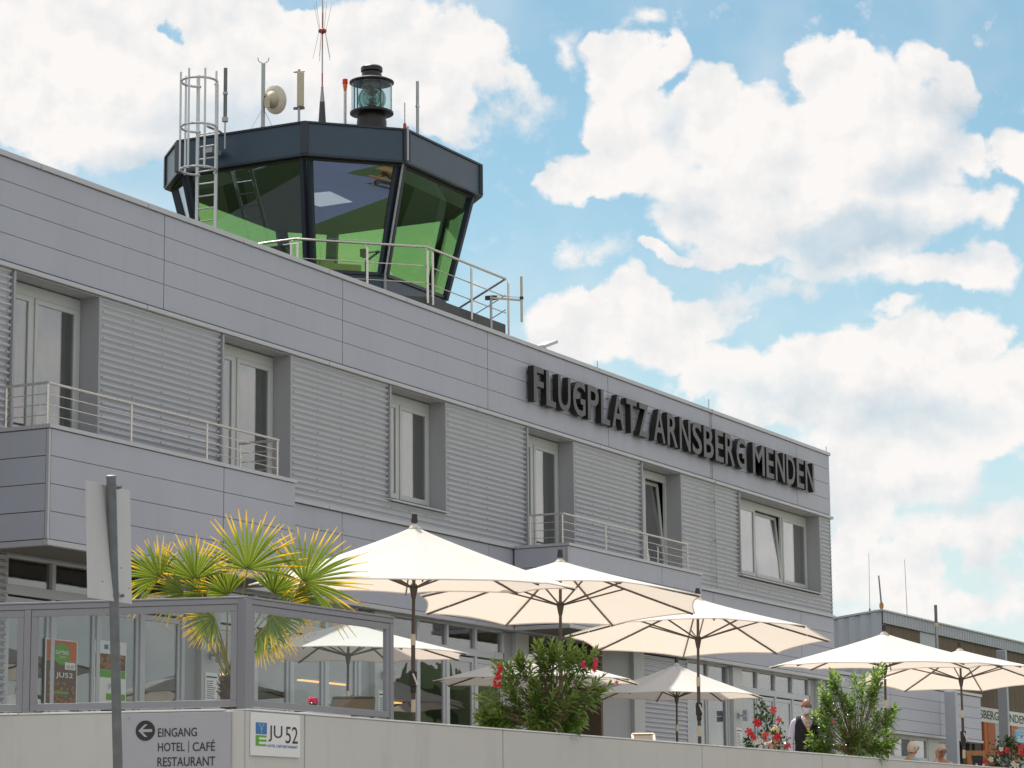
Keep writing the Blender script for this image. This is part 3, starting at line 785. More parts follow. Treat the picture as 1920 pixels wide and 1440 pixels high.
b.build('base_wall', M['blue'], tow)
b = MB(); ring_wall(b, octo(.74), octo(.92), ZG0 - .055, ZG0 + .02); b.build('sill', M['bluedark'], tow)
b = MB(); ring_wall(b, octo(.17), octo(.26), ZG1 - .05, ZG1 + .01); b.build('head_frame', M['bluedark'], tow)
b = MB().prism(octo(.95), 12.0, 12.1); b.build('floor', M['ceiling'], tow)
ot, ob = octo(.20), octo(.80)
for i in range(8):
    a, c = ot[i], ot[(i + 1) % 8]; a2, c2 = ob[i], ob[(i + 1) % 8]
    n = Vector((c[1] - a[1], -(c[0] - a[0]), 0)).normalized() * .016
    q = [Vector((*a2, ZG0)), Vector((*c2, ZG0)), Vector((*c, ZG1)), Vector((*a, ZG1))]
    b = MB(); b.hexa([q[0], q[1], q[1] - n, q[0] - n, q[3], q[2], q[2] - n, q[3] - n]); b.build('pane', M['towerglass'], tow)
    # corner mullion: two dark posts with a lighter cover strip
    m_ = MB(); p0, p1 = Vector((*ob[i], ZG0 - .05)), Vector((*ot[i], ZG1 + .04))
    d = Vector((p0.x - 52.9, p0.y - 31.95, 0)).normalized(); u = Vector((-d.y, d.x, 0))
    for s_ in (-1, 1): m_.bar(p0 + u * s_ * .085 + d * .01, p1 + u * s_ * .085 + d * .01, .095, .10)
    m_.bar(p0 - d * .03, p1 - d * .03, .09, .06); m_.build('mullion', M['bluedark'], tow)
# down conductor on the near mullion
b = MB(); d = Vector((-.38, -.92, 0)); p0, p1 = Vector((*ob[0], ZG0)), Vector((*ot[0], ZG1))
k0 = p0 + d * .09; k1 = p1 + d * .10; t0 = Vector((*octo(0)[0], 15.45)) + d * .05
b.tube([k0 - Vector((0, 0, 1.0)), k0, k1, t0, t0 + Vector((0, 0, .78))], .028, 6); b.build('down_conductor', M['galv'], tow, smooth=True)
# blind in the far left facet
a, c = octo(.32)[6], octo(.32)[5]; a2, c2 = octo(.62)[6], octo(.62)[5]
b = MB(); z1_ = ZG1 - .05; z0_ = ZG1 - 1.35
n = Vector((-.7, .7, 0)) * .006
q = [Vector((*a2, z0_)), Vector((*c2, z0_)), Vector((*c, z1_)), Vector((*a, z1_))]
b.hexa([q[0], q[1], q[1] + n, q[0] + n, q[3], q[2], q[2] + n, q[3] + n]); b.build('roller_blind', M['canvas'], tow)
# interior: desk round the front, equipment, work lamp
b = MB(); ring_wall(b, octo(1.05)[7:] + octo(1.05)[:3], octo(1.75)[7:] + octo(1.75)[:3], 12.75, 12.82)
b = MB()
oo, oi = octo(1.0), octo(1.7)
for i in (7, 0, 1):
    a, c, a2, c2 = oo[i], oo[(i + 1) % 8], oi[i], oi[(i + 1) % 8]
    b.hexa([(*a, 12.95), (*c, 12.95), (*c2, 12.72), (*a2, 12.72), (*a, 13.02), (*c, 13.02), (*c2, 12.80), (*a2, 12.80)])
b.build('desk', M['console'], tow)
b = MB(); b.obox((50.95, 30.55, 13.12), (.71, -.71, 0), (.71, .71, 0), (0, 0, 1), .75, .12, .16); b.obox((51.2, 30.9, 13.22), (.71, -.71, 0), (.71, .71, 0), (0, 0, 1), .28, .2, .2)
b.obox((53.6, 30.2, 13.1), (1, 0, 0), (0, 1, 0), (0, 0, 1), .35, .16, .14)
b.hexa([(52.0, 31.0, 12.8), (54.0, 30.7, 12.8), (54.0, 31.6, 12.8), (52.0, 31.9, 12.8), (52.1, 31.2, 13.55), (52.4, 31.2, 13.55), (52.4, 31.6, 13.55), (52.1, 31.8, 13.55)])
b.build('equipment', M['screenback'], tow, bevel=.01)
b = MB(); b.box(50.0, 50.5, 31.2, 31.7, 12.9, 13.6); b.box(49.95, 50.55, 31.9, 32.5, 12.9, 13.45); b.build('monitor', M['black'], tow, bevel=.02)
p = far(690, 491, 61.6); b = MB()
L1 = far(686, 490, 61.3); L2 = far(712, 471, 61.3); L3 = far(683, 475, 61.3)
b.tube([L1 - Vector((0, 0, .5)), L1, L2], .03, 6); b.tube([L2, L3], .018, 6); b.obox(L3, (1, 0, 0), (0, 1, 0), (0, 0, 1), .09, .06, .09); b.build('desk_lamp', M['black'], tow)

# platform round the cab and its railing
b = MB(); b.box(50.35, 53.98, 27.63, 28.4, 11.40, 12.13)
b.face([(50.35, 27.63, 12.134), (53.98, 27.63, 12.134), (53.98, 30.5, 12.134), (48.3, 30.5, 12.134), (48.3, 29.68, 12.134)]) if False else None
b.hexa([(48.3, 29.75, 11.4), (50.4, 27.66, 11.4), (51.0, 28.3, 11.4), (48.9, 30.4, 11.4), (48.3, 29.75, 12.12), (50.4, 27.66, 12.12), (51.0, 28.3, 12.12), (48.9, 30.4, 12.12)])
o = b.build('roof_plinth', M['plinth'], loc=(52, 28, 11.4)); tag(o, 'dark green grey timber plinth below the tower railing on the roof edge', 'plinth')
YRL = 27.60; ZRL = 13.19
A_ = onY(800, 463, YRL); B_ = onY(948, 521, YRL); A_.z = B_.z = ZRL
Cc = onZ(555, 448, ZRL); Dd = onZ(490, 457, ZRL)
rail = thing('roof_railing', 'stainless steel tube railing along the roof edge in front of the tower cab', 'railing', (A_.x, YRL, 11.9))
b = MB().tube([Dd + (Dd - Cc) * 2, Cc, A_, B_], .028, 10); b.build('handrail', M['steel'], rail, smooth=True)
E_ = B_ + Vector((.0, 1.35, -.62))
b = MB().tube([B_, E_, E_ + Vector((-.35, .6, 0))], .026, 8); b.build('stair_rail', M['steel'], rail, smooth=True)
for zz in (.42, .80):
    dz = Vector((0, 0, -zz))
    b = MB().tube([Dd + (Dd - Cc) * 2 + dz, Cc + dz, A_ + dz, B_ + dz], .012, 6); b.build('rod', M['steel'], rail, smooth=True)
for zz in (.38, .72):
    dz = Vector((0, 0, -zz)); b = MB().tube([B_ + dz, E_ + dz], .011, 6); b.build('rod', M['steel'], rail, smooth=True)
def post(p, zb, r=.026):
    b = MB().tube([(p.x, p.y - .04, zb), (p.x, p.y - .04, p.z - .1), ], r, 8); b.tube([(p.x, p.y - .04, p.z - .12), (p.x, p.y, p.z - .02)], .009, 5); b.build('post', M['steel'], rail, smooth=True)
post(A_ + Vector((-.03, 0, 0)), 11.93); post(A_ + Vector((.20, 0, 0)), 11.93)
P_ = onY(881, 492, YRL); P_.z = ZRL; post(P_, 11.93); post(B_ + Vector((.06, 0, 0)), 11.90)
Q_ = Cc.lerp(A_, .53); post(Q_, 11.5); post(Cc, 11.5); post(Cc + (Dd - Cc) * .18, 11.5)

# access ladder with safety cage
lad = thing('access_ladder', 'aluminium cage ladder rising beside the left end of the tower cab', 'ladder', tuple(onX(388, 420, 48.95)))
LX = 48.95
l0, l1 = onX(369, 414, LX), onX(373.5, 141, LX); r0, r1 = onX(404, 425, LX), onX(412.5, 157, LX)
l1.y = l0.y; r1.y = r0.y
zb = 11.4
for p0, p1 in ((l0, l1), (r0, r1)):
    b = MB().bar((LX, p0.y, zb), (LX, p0.y, p1.z), .075, .042); b.build('stile', M['alu'], lad, bevel=.004)
b_z = zb + .12
while b_z < ZR + .1:
    b = MB().tube([(LX, l0.y, b_z), (LX, r0.y, b_z)], .018, 6); b.build('rung', M['alu'], lad, smooth=True); b_z += .285
ym = (l0.y + r0.y) / 2; CRD = .40
for zt in (onX(373, 163, LX).z, onX(373, 248, LX).z, onX(372, 328, LX).z):
    b = MB(); pts = []
    n = 22
    for i in range(n + 1):
        a = rad(-62 + 124 * i / n) if False else rad(-152 + 304 * i / n)
        pts.append((LX - .33 - CRD * math.cos(a), ym + CRD * math.sin(a), zt))
    pts = [(LX, ym - .2, zt)] + pts + [(LX, ym + .2, zt)]
    b.tube(pts, .028, 6); b.build('cage_hoop', M['alu'], lad, smooth=True)
for a in (-100, -52, 0, 52, 100):
    a = rad(a); x, y = LX - .33 - (CRD + .01) * math.cos(a), ym + (CRD + .01) * math.sin(a)
    b = MB().bar((x, y, onX(372, 331, LX).z), (x, y, onX(373, 146 , LX).z), .045, .02); b.build('cage_bar', M['alu'], lad)
b = MB(); z = 15.9; b.tube([(LX, ym, z + .35), (LX + .5, ym, z + .35), (LX + .9, ym, z + .25)], .03, 6); b.box(LX + .02, LX + .4, ym - .12, ym + .12, z - .25, z - .13); b.build('bracket', M['galv'], lad)

# ------------------------------------------------------------------ antennas, lamps and lantern on the cab roof
def whip(name, label, x, y0, y1, D, r, mats, cat='antenna', group=None, top=None):
    p0, p1 = far(x, y0, D), far(x, y1, D); p1.x, p1.y = p0.x, p0.y
    return p0, p1
DT = 61.0
zroof = ZR + .02
def up(x, y, D=DT):
    p = far(x, y, D); return p
# thick tube antenna beside the ladder
p = up(422, 235, 60.2); t = thing('antenna', 'thick grey tube antenna standing next to the ladder cage', 'antenna', (p.x, p.y, zroof - .3), 'antennas on the tower roof')
z1, z2, z3 = far(422, 222, 60.2).z, far(422, 122, 60.2).z, far(422, 172, 60.2).z
MB().tube([(p.x, p.y, zroof - .5), (p.x, p.y, z1)], .018, 8).build('stem', M['galv'], t, smooth=True)
MB().tube([(p.x, p.y, z1), (p.x, p.y, z2)], .042, 10).build('radome', M['galvpole'], t, smooth=True)
MB().lathe([(.055, -.03), (.055, .03)], (p.x, p.y, z3), 10).build('clamp', M['galv'], t); MB().lathe([(.07, -.05), (.07, .05)], (p.x, p.y, zroof + .18), 8).build('clamp', M['galv'], t)
# dish on its mast
p = up(493, 240, 61); t = thing('satellite_dish', 'white round dish antenna facing away on a grey mast with a forked tip', 'dish antenna', (p.x, p.y, zroof))
zt = far(490, 113, 61).z
MB().tube([(p.x, p.y, zroof), (p.x, p.y, zt)], .045, 10).build('mast', M['galv'], t, smooth=True)
b = MB()
for s_ in (-1, 1):
    sx_ = CR[0] * s_
    b.tube([Vector((p.x, p.y, zt)), Vector((p.x, p.y, zt + .05)) + sx_ * .1, Vector((p.x, p.y, zt + .14)) + sx_ * .13], .012, 5)
b.build('fork', M['galv'], t, smooth=True)
c = far(513, 187, 61.15); ax = (CR[2] * .75 - CR[0] * -.55 + Vector((0, 0, .12))).normalized()
b = MB().lathe([(.0, -.09), (.12, -.08), (.22, -.04), (.33, .05), (.335, .055), (.33, .06), (.22, -.025), (.0, -.075)], c, 32, ax, cap=False); b.build('reflector', M['dish'], t, smooth='open')
b = MB().lathe([(.05, -.22), (.09, -.19), (.19, -.10), (.2, -.06)], c, 18, ax); b.build('back_ring', M['beige'], t, smooth=True)
b = MB(); q = Vector((p.x, p.y, c.z)); b.bar(q + Vector((0, 0, .12)), c - ax * .14 + Vector((0, 0, .1)), .05); b.bar(q - Vector((0, 0, .1)), c - ax * .14 - Vector((0, 0, .1)), .05)
b.obox(c - ax * .22 - Vector((0, 0, .06)), CR[0], CR[2], (0, 0, 1), .06, .05, .11); b.build('mount', M['beige'], t)
b = MB()
for dx, dy in ((-.9, .2), (.7, .5), (.55, -.4)): b.tube([q - Vector((0, 0, .2)), (p.x + dx * .45, p.y + dy * .6, zroof)], .005, 4)
b.build('guy_wire', M['galv'], t)
# panel antenna
p = up(560.5, 230, 60.5); t = thing('panel_antenna', 'beige panel antenna upright on a short grey pole', 'antenna', (p.x, p.y, zroof), 'antennas on the tower roof')
z0, z1 = far(560, 200, 60.5).z, far(560, 131, 60.5).z
MB().tube([(p.x, p.y, zroof - .02), (p.x, p.y, z1 + .07)], .03, 8).build('pole', M['galv'], t, smooth=True)
b = MB().obox((p.x - .02, p.y - .05, (z0 + z1) / 2), CR[0], Vector((CR[2].x, CR[2].y, 0)).normalized(), (0, 0, 1), .078, .05, (z1 - z0) / 2); b.build('radome', M['beige'], t, bevel=.03)
b = MB().obox((p.x, p.y, z0 - .02), CR[0], (0, 1, 0), (0, 0, 1), .085, .05, .03); b.build('end_cap', M['galvpole'], t); b = MB().obox((p.x, p.y, z1 + .012), CR[0], (0, 1, 0), (0, 0, 1), .085, .05, .012); b.build('end_cap', M['galvpole'], t)
# tall mast with radial rods
p = up(604, 240, 61.5); t = thing('antenna_mast', 'tall thin red and white mast with crown of radial rods on a dark cone', 'antenna', (p.x, p.y, zroof))
zz = lambda y: far(604, y, 61.5).z
MB().lathe([(.115, zroof - .02), (.058, zz(189))], (p.x, p.y, 0), 14).build('cone', M['plinth'], t, smooth=True)
MB().lathe([(.058, zz(189)), (.026, zz(162)), (.032, zz(161)), (.032, zz(159))], (p.x, p.y, 0), 14).build('tip_cone', M['galv'], t, smooth=True)
for k, (ya, yb_) in enumerate([(159, 132), (132, 85), (85, 12), (12, -70)]):
    MB().tube([(p.x, p.y, zz(ya)), (p.x, p.y, zz(yb_))], .017 if k < 2 else .014, 8).build('rod_section', M['redpaint'] if k in (0, 2) else M['galv'], t, smooth=True)
zc = zz(48); MB().lathe([(.02, -.07), (.05, -.05), (.095, -.025), (.095, .025), (.05, .05), (.02, .07)], (p.x, p.y, zc), 14).build('hub', M['redpaint'], t, smooth=True)
b = MB()
for s_ in (-1, 1):
    for k in range(5):
        a = 2 * math.pi * k / 5 + .4 * s_; d = Vector((math.cos(a), math.sin(a), 0))
        b.tube([Vector((p.x, p.y, zc + .02 * s_)) + d * .08, Vector((p.x, p.y, zc + .66 * s_)) + d * .215], .0055, 4)
b.build('radial_rods', M['galv'], t)
# obstruction light
p = up(647, 237, 61.3); t = thing('obstruction_light', 'red and amber warning light on a thin white pole left of the lantern', 'warning light', (p.x, p.y, zroof))
zz = lambda y: far(647, y, 61.3).z
MB().tube([(p.x, p.y, zroof - .02), (p.x, p.y, zz(168))], .034, 10).build('pole', M['white'], t, smooth=True)
MB().lathe([(.03, zz(169)), (.045, zz(160)), (.052, zz(152))], (p.x, p.y, 0), 12).build('amber_lens', M['amber'], t, smooth=True)
MB().lathe([(.068, zz(152.5)), (.068, zz(151.5)), (.058, zz(151)), (.062, zz(144.5)), (.03, zz(143))], (p.x, p.y, 0), 14).build('red_lens', M['red'], t, smooth=True)
# lantern
p = up(697, 240, 61.0); t = thing('beacon_lantern', 'black lighthouse style lantern with glass drum and ringed lens on the tower roof', 'lantern', (p.x, p.y, zroof))
zz = lambda y: far(697, y, 61.0).z; k = 61.0 / FPX
MB().lathe([(28 * k, zroof - .02), (28 * k, zz(228)), (26 * k, zz(216)), (30 * k, zz(214)), (41 * k, zz(213)), (41 * k, zz(209.5)), (36 * k, zz(207))], (p.x, p.y, 0), 36).build('base', M['lantern'], t, smooth=True)
MB().lathe([(36 * k, zz(154)), (42 * k, zz(152)), (42 * k, zz(149.5)), (34 * k, zz(145.5)), (20 * k, zz(141)), (18 * k, zz(131)), (20.5 * k, zz(129)), (20.5 * k, zz(121.5)), (18 * k, zz(119)), (11 * k, zz(117.5))], (p.x, p.y, 0), 36).build('roof', M['lantern'], t, smooth=True)
MB().lathe([(38.5 * k, zz(207)), (38.5 * k, zz(154)), (38 * k, zz(154)), (38 * k, zz(207))], (p.x, p.y, 0), 40, cap=False).build('glass_drum', M['lampglass'], t, smooth=True)
b = MB()
for a in (20, 92, 164, 236, 308):
    d = Vector((math.cos(rad(a)), math.sin(rad(a)), 0)) * 37 * k; b.tube([(p.x + d.x, p.y + d.y, zz(207)), (p.x + d.x, p.y + d.y, zz(154))], .016, 6)
b.build('glazing_bar', M['lantern'], t, smooth=True)
c = Vector((p.x, p.y, zz(184))); view = -Vector((CR[2].x, CR[2].y, 0)).normalized()
for sgn in (-1, 1):
    prof = []
    R = 27 * k
    prof = [(R, 0)]
    for j in range(7, 0, -1):
        r = R * j / 7.5; h = math.sqrt(max(0, 1 - (r / R) ** 2)) * R * .55
        prof += [(r + .004, h - .022), (r - .002, h + .008)]
    prof += [(.0, R * .60)]
    ln = MB().lathe(prof, c + view * .02 * sgn, 36, (view + Vector((-.25, .05, .0))) * sgn, cap=False).build('lens', M['lens'], t, smooth='weld')
b = MB()
for j in range(2, 7, 2): b.ring(c + view * (.32 - .04 * j), R * j / 7.0, .010, view + Vector((-.25, .05, 0)), n=32, m=5)
b.build('lens_ring', M['brass'], t, smooth=True)
MB().lathe([(18 * k, zz(207)), (10 * k, zz(200)), (5 * k, zz(190)), (5 * k, zz(176)), (20 * k, zz(160)), (20 * k, zz(154))], (p.x, p.y, 0), 20).build('lens_stand', M['brass'], t, smooth=True)
# right hand whips
p = up(783, 243, 61.4); t = thing('antenna', 'thick grey tube antenna on the roof corner right of the lantern', 'antenna', (p.x, p.y, zroof - .05), 'antennas on the tower roof')
z1, z2, z3 = far(783, 242, 61.4).z, far(783, 148, 61.4).z, far(783, 197, 61.4).z
MB().tube([(p.x, p.y, zroof - .1), (p.x, p.y, z1), (p.x, p.y, z2)], [.02, .036, .036], 10).build('radome', M['galv'], t, smooth=True)
MB().lathe([(.05, -.02), (.05, .02)], (p.x, p.y, z3), 10).build('clamp', M['steel'], t)
p = up(759, 240, 60.4); t = thing('antenna', 'thin short whip with a rusty foot on the near corner of the tower roof', 'antenna', (p.x, p.y, zroof), 'antennas on the tower roof')
MB().tube([(p.x, p.y, zroof), (p.x, p.y, far(759, 190, 60.4).z)], .014, 6).build('whip', M['galv'], t, smooth=True)
MB().lathe([(.03, -.02), (.04, .02), (.035, .1), (.02, .12)], (p.x, p.y, zroof), 8).build('foot', M['redpaint'], t)
# H shaped aerial beyond the platform railing
p = far(921, 600, 60.2); t = thing('dipole_aerial', 'white H shaped dipole aerial on a side boom beyond the tower railing', 'antenna', (p.x, p.y, 11.4))
q = far(921, 557, 60.2); q.x, q.y = p.x, p.y
e = far(978, 563, 60.2)
MB().tube([(p.x, p.y, 11.36), q + Vector((0, 0, .05))], .03, 8).build('pole', M['galv'], t, smooth=True)
MB().bar(q, e, .04).bar(q + Vector((0, 0, .06)), e + Vector((0, 0, .06)), .012).build('boom', M['beige'], t)
e1, e2 = far(977.5, 517, 60.2), far(978, 605, 60.2); e1.x, e1.y = e.x, e.y; e2.x, e2.y = e.x, e.y
MB().tube([e1, e2], .03, 8).build('dipole', M['beige'], t, smooth=True)
MB().lathe([(.045, -.03), (.045, .03)], e + Vector((0, 0, .05)), 8).build('clamp', M['black'], t); MB().obox(q, CR[0], (0, 1, 0), (0, 0, 1), .09, .05, .05).build('clamp', M['black'], t)
# small lamp arm on the coping, lightning spikes
p = onY(1010, 647, YF + .2); t = thing('roof_floodlight', 'small slanted grey floodlight plate standing on the roof coping', 'floodlight', (p.x, p.y, ZTOP))
q = onY(1020, 640, YF + .2)
MB().bar((p.x + .35, p.y, ZTOP - .02), (p.x + .35, p.y, ZTOP + .17), .03).build('stem', M['galv'], t)
MB().obox((p.x + .35, p.y, ZTOP + .19), Vector((1, 0, .34)).normalized(), (0, 1, 0), Vector((-.34, 0, 1)).normalized(), .36, .16, .035).build('plate', M['trim'], t)
for i, xx in enumerate([1120, 1329, 1549]):
    q = onY(xx, [683, 771, 838][i], YF + .1)
    b = MB().tube([(q.x, q.y, ZTOP - .01), (q.x, q.y, ZTOP + [.22, .3, .2][i])], .012, 5).lathe([(.03, -.01), (.03, .03)], (q.x, q.y, ZTOP), 8)
    o = b.build('lightning_rod', M['galv'], loc=(q.x, q.y, ZTOP)); tag(o, ['tiny lightning rod on the coping above the letters PLATZ', 'small lightning rod on the coping above the letters SBERG', 'tiny lightning rod at the far right corner of the coping'][i], 'lightning rod', 'lightning rods along the coping')
# conductor cable down the facade
b = MB(); xs_ = 64.47
b.tube([(xs_, YF - .06, ZTOP), (xs_, YF - .02, 11.5), (xs_, YF - .02, 9.8), (xs_ + .05, YF - .09, 9.72), (xs_ + .05, YF - .03, 9.6), (xs_ + .1, YF - .03, 6.95)], .009, 5)
for z in (11.53, 9.2, 8.2, 7.2): b.obox((xs_ + .05, YF - .04, z), (1, 0, 0), (0, 1, 0), (0, 0, 1), .035, .03, .02)
o = b.build('conductor_cable', M['galv'], loc=(xs_, YF, 6.9)); tag(o, 'thin lightning conductor cable running down the facade below the letters SBERG', 'cable')

# ------------------------------------------------------------------ roof lettering
sg = thing('airport_name_sign', 'black raised letters reading FLUGPLATZ ARNSBERG MENDEN along the fascia', 'sign', (62, YF, 10.1))
YL = YF - .205
def word(txt, xl, xr_, ztop, zbot, widths):
    X0, X1 = xl, xr_
    tot = sum(widths[c] for c in txt); gapw = .16 * (len(txt) - 1) ; sc_ = (X1 - X0) / (tot + gapw)
    x = X0
    for c in txt:
        w_ = widths[c] * sc_
        b = text_mesh(c, w_, ztop - zbot, (x, YL, zbot), (1, 0, 0), (0, 0, 1), ext=.15, bold=.014, un=(0, 1, 0))
        # returns dark, faces slightly lighter
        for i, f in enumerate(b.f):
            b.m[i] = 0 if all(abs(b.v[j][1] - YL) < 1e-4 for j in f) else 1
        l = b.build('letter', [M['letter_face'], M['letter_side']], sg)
        pins = MB()
        for zz_ in (zbot + .12, ztop - .12): pins.tube([(x + w_ * .12, YL + .14, zz_), (x + w_ * .12, YF, zz_)], .012, 5)
        pins.build('stand_off', M['black'], l)
        x += w_ + .16 * sc_
WD = dict(F=.62, L=.60, U=.80, G=.82, P=.74, A=.86, T=.72, Z=.70, R=.78, N=.84, S=.74, B=.78, E=.66, M=1.02, D=.80)
zt_, zb_ = onY(1001, 685, YL).z, onY(1003, 752.5, YL).z
word('FLUGPLATZ', onY(1001, 720, YL).x, onY(1216, 790, YL).x, zt_, zb_, WD)
word('ARNSBERG', onY(1226, 800, YL).x, onY(1399, 850, YL).x, zt_, zb_, WD)
word('MENDEN', onY(1412, 870, YL).x, onY(1527, 900, YL).x, zt_, zb_, WD)

# ------------------------------------------------------------------ terrace wall (concrete elements)
def onwall(x, y, z=WZ): return onZ(x, y, z)
CN = onZ(465, 1328.5, WZ); FR = onZ(1870, 1438.5, WZ); LF = onZ(0, 1338.3, WZ)
UW = Vector((FR.x - CN.x, FR.y - CN.y, 0)).normalized(); NW_ = Vector((UW.y, -UW.x, 0))      # along right wall, outward normal
UL = Vector((LF.x - CN.x, LF.y - CN.y, 0)).normalized(); NL = Vector((-UL.y, UL.x, 0))
if NL.x > 0: NL = -NL
TH = .24
def wall_elem(p0, p1, n, name='wall_panel'):
    b = MB(); d = (p1 - p0); q = d.normalized() * .010
    a, c = p0 + q, p1 - q
    bk = -n * TH
    b.hexa([Vector((a.x, a.y, GZ - .2)), Vector((c.x, c.y, GZ - .2)), Vector((c.x, c.y, GZ - .2)) + bk, Vector((a.x, a.y, GZ - .2)) + bk,
            Vector((a.x, a.y, WZ - .02)), Vector((c.x, c.y, WZ - .02)), Vector((c.x, c.y, WZ - .02)) + bk, Vector((a.x, a.y, WZ - .02)) + bk])
    return b
tw = thing('terrace_wall', 'long pale concrete parapet wall of precast elements carrying the terrace', 'wall', (CN.x, CN.y, GZ))
seams = [CN] + [onZ(x, y, WZ) for x, y in [(610, 1335.3), (982.5, 1364.5), (1352, 1394), (1568, 1412), (1797, 1432)]]
seams = [CN + UW * (s_ - CN).dot(UW) for s_ in seams] + [CN + UW * 38, CN + UW * 48]
for a, c in zip(seams[:-1], seams[1:]): wall_elem(a, c, NW_).build('wall_panel', M['concrete'], tw, bevel=.012)
lw = [CN + UL * .035] + [CN + UL * d for d in (6.2, 12.4)]
for a, c in zip(lw[:-1], lw[1:]): wall_elem(a + UL * .0, c, NL).build('wall_panel', M['concrete'], tw, bevel=.012)
def strip(b, p0, p1, n, o0, o1, z0, z1):
    b.hexa([p0 + n * o0 + Vector((0, 0, z0 - p0.z)), p1 + n * o0 + Vector((0, 0, z0 - p1.z)), p1 + n * o1 + Vector((0, 0, z0 - p1.z)), p0 + n * o1 + Vector((0, 0, z0 - p0.z)),
            p0 + n * o0 + Vector((0, 0, z1 - p0.z)), p1 + n * o0 + Vector((0, 0, z1 - p1.z)), p1 + n * o1 + Vector((0, 0, z1 - p1.z)), p0 + n * o1 + Vector((0, 0, z1 - p0.z))])
b = MB(); L_ = 0
while L_ < 48:
    strip(b, CN + UW * (L_ + .004), CN + UW * (L_ + 2.4), NW_, .012, -TH - .012, WZ - .018, WZ + .002); L_ += 2.41
b.build('coping', M['white'], tw, bevel=.006)
b = MB(); L_ = .26
while L_ < 12:
    strip(b, CN + UL * (L_ + .004), CN + UL * (L_ + 2.4), NL, .012, -TH - .012, WZ - .018, WZ + .002); L_ += 2.41
b.build('coping', M['white'], tw, bevel=.006)

# ------------------------------------------------------------------ glass windbreak on the wall
MID = -NW_ * .10; MIDL = -NL * .10
def zsolve(p, ypx):
    """height at plan position p whose sight line has photo row ypx"""
    lo, hi = -5, 30
    for _ in range(60):
        m_ = (lo + hi) / 2; c = CR @ Vector((p.x, p.y, m_)); y = FPX * c.y / c.z + 720
        if y > ypx: lo = m_
        else: hi = m_
    return lo
ZS = zsolve(CN + MID, 1121)
def windbreak(p0, u, n, length, posts, label, left_end_big=False):
    t = thing('glass_windbreak', label, 'windbreak', (p0.x, p0.y, WZ))
    Z = Vector((0, 0, 1))
    P = lambda l, o=0, z=0: Vector((p0.x, p0.y, 0)) + u * l + n * o + Z * z
    r = MB(); r.obox(P(length / 2, 0, ZS - .03), u, n, Z, length / 2 + .045, .035, .03); r.obox(P(length / 2, 0, ZS + .012), u, n, Z, length / 2 + .05, .045, .011)
    r.build('top_rail', M['wbframe'], t, bevel=.006)
    for l in posts:
        MB().obox(P(l, 0, (WZ + ZS - .062) / 2 + .002), u, n, Z, .04, .033, (ZS - .064 - WZ) / 2).build('post', M['wbframe'], t, bevel=.005)
    for a, c in zip(posts[:-1], posts[1:]):
        f = MB(); a2, c2 = a + .043, c - .043; zl, zh = WZ + .03, ZS - .065; w_ = .038
        f.obox(P((a2 + c2) / 2, .0, zh - w_), u, n, Z, (c2 - a2) / 2, .026, w_); f.obox(P((a2 + c2) / 2, 0, zl + w_), u, n, Z, (c2 - a2) / 2, .026, w_)
        for l in (a2 + w_, c2 - w_): f.obox(P(l, 0, (zl + zh) / 2), u, n, Z, w_, .026, (zh - zl) / 2 - 2 * w_)
        f.build('frame', M['wbframe'], t, bevel=.005)
        MB().obox(P((a2 + c2) / 2, 0, (zl + zh) / 2), u, n, Z, (c2 - a2) / 2 - .06, .006, (zh - zl) / 2 - .06).build('pane', M['screen'], t)
    return t
C0 = CN + MID + UW * .11
lo_, hi_ = 1.0, 9.0
for _ in range(50):
    m_ = (lo_ + hi_) / 2; q_ = CR @ Vector((C0.x + UW.x * m_, C0.y + UW.y * m_, 2.2))
    if FPX * q_.x / q_.z + 960 < 731: lo_ = m_
    else: hi_ = m_
lr = lo_ + .11
windbreak(C0, UW, NW_, lr - .11, [.0, lr - .11], 'framed glass windbreak on the wall to the right of the corner post')
pl = onZ(48, 1338, WZ); ll = (pl - CN).dot(UL)
C1 = CN + MIDL + UL * .11
windbreak(C1, UL, NL, 9.0, [.0, ll - .11, 2 * ll, 3 * ll], 'framed glass windbreak on the wall running left of the corner post')
b = MB().obox(Vector((CN.x, CN.y, (WZ + ZS) / 2)) + MID * .8 + MIDL * .8, UW, NW_, (0, 0, 1), .06, .06, (ZS - WZ) / 2 - .003)
o = b.build('corner_post', M['wbframe'], bevel=.006, loc=(CN.x, CN.y, WZ)); tag(o, 'grey square corner post between the two glass windbreaks', 'post')

# ------------------------------------------------------------------ signs on the wall
# grey entrance sign on the left run
def onplane(x, y, p, n):
    d = sight(x, y); return d * (p.dot(n) / d.dot(n))
Zv = Vector((0, 0, 1))
sgn = thing('direction_sign', 'grey panel sign with arrow reading EINGANG HOTEL CAFE RESTAURANT on the concrete wall', 'sign', tuple(CN + UL * 1.0 - Zv * .4))
pp = CN + NL * .03
tl, tr_ = onplane(231, 1338, pp, NL), onplane(433, 1334, pp, NL)
uS = -UL; wS = (tr_ - tl).dot(uS); hS = .78
top = (tl.z + tr_.z) / 2
org = Vector((tl.x, tl.y, top - hS))
def sheet(b, o, u, n, w, h, th): b.hexa([o, o + u * w, o + u * w - n * th, o - n * th, o + Zv * h, o + u * w + Zv * h, o + u * w - n * th + Zv * h, o - n * th + Zv * h]); return b
sheet(MB(), org, uS, NL, wS, hS, .025).build('panel', M['signgrey'], sgn, bevel=.002)
scv = lambda x, y: onplane(x, y, pp + NL * .004, NL)
b = MB()
for x, y in [(241, 1347), (423, 1342)]: b.lathe([(.011, 0), (.011, .006)], scv(x, y), 8, NL)
b.build('screw', M['galv'], sgn)
q = scv(272.5, 1370); rr = (scv(272.5, 1351) - q).length
b = MB().lathe([(rr, 0), (rr, .003)], q, 40, NL); b.build('arrow_disc', M['ink'], sgn)
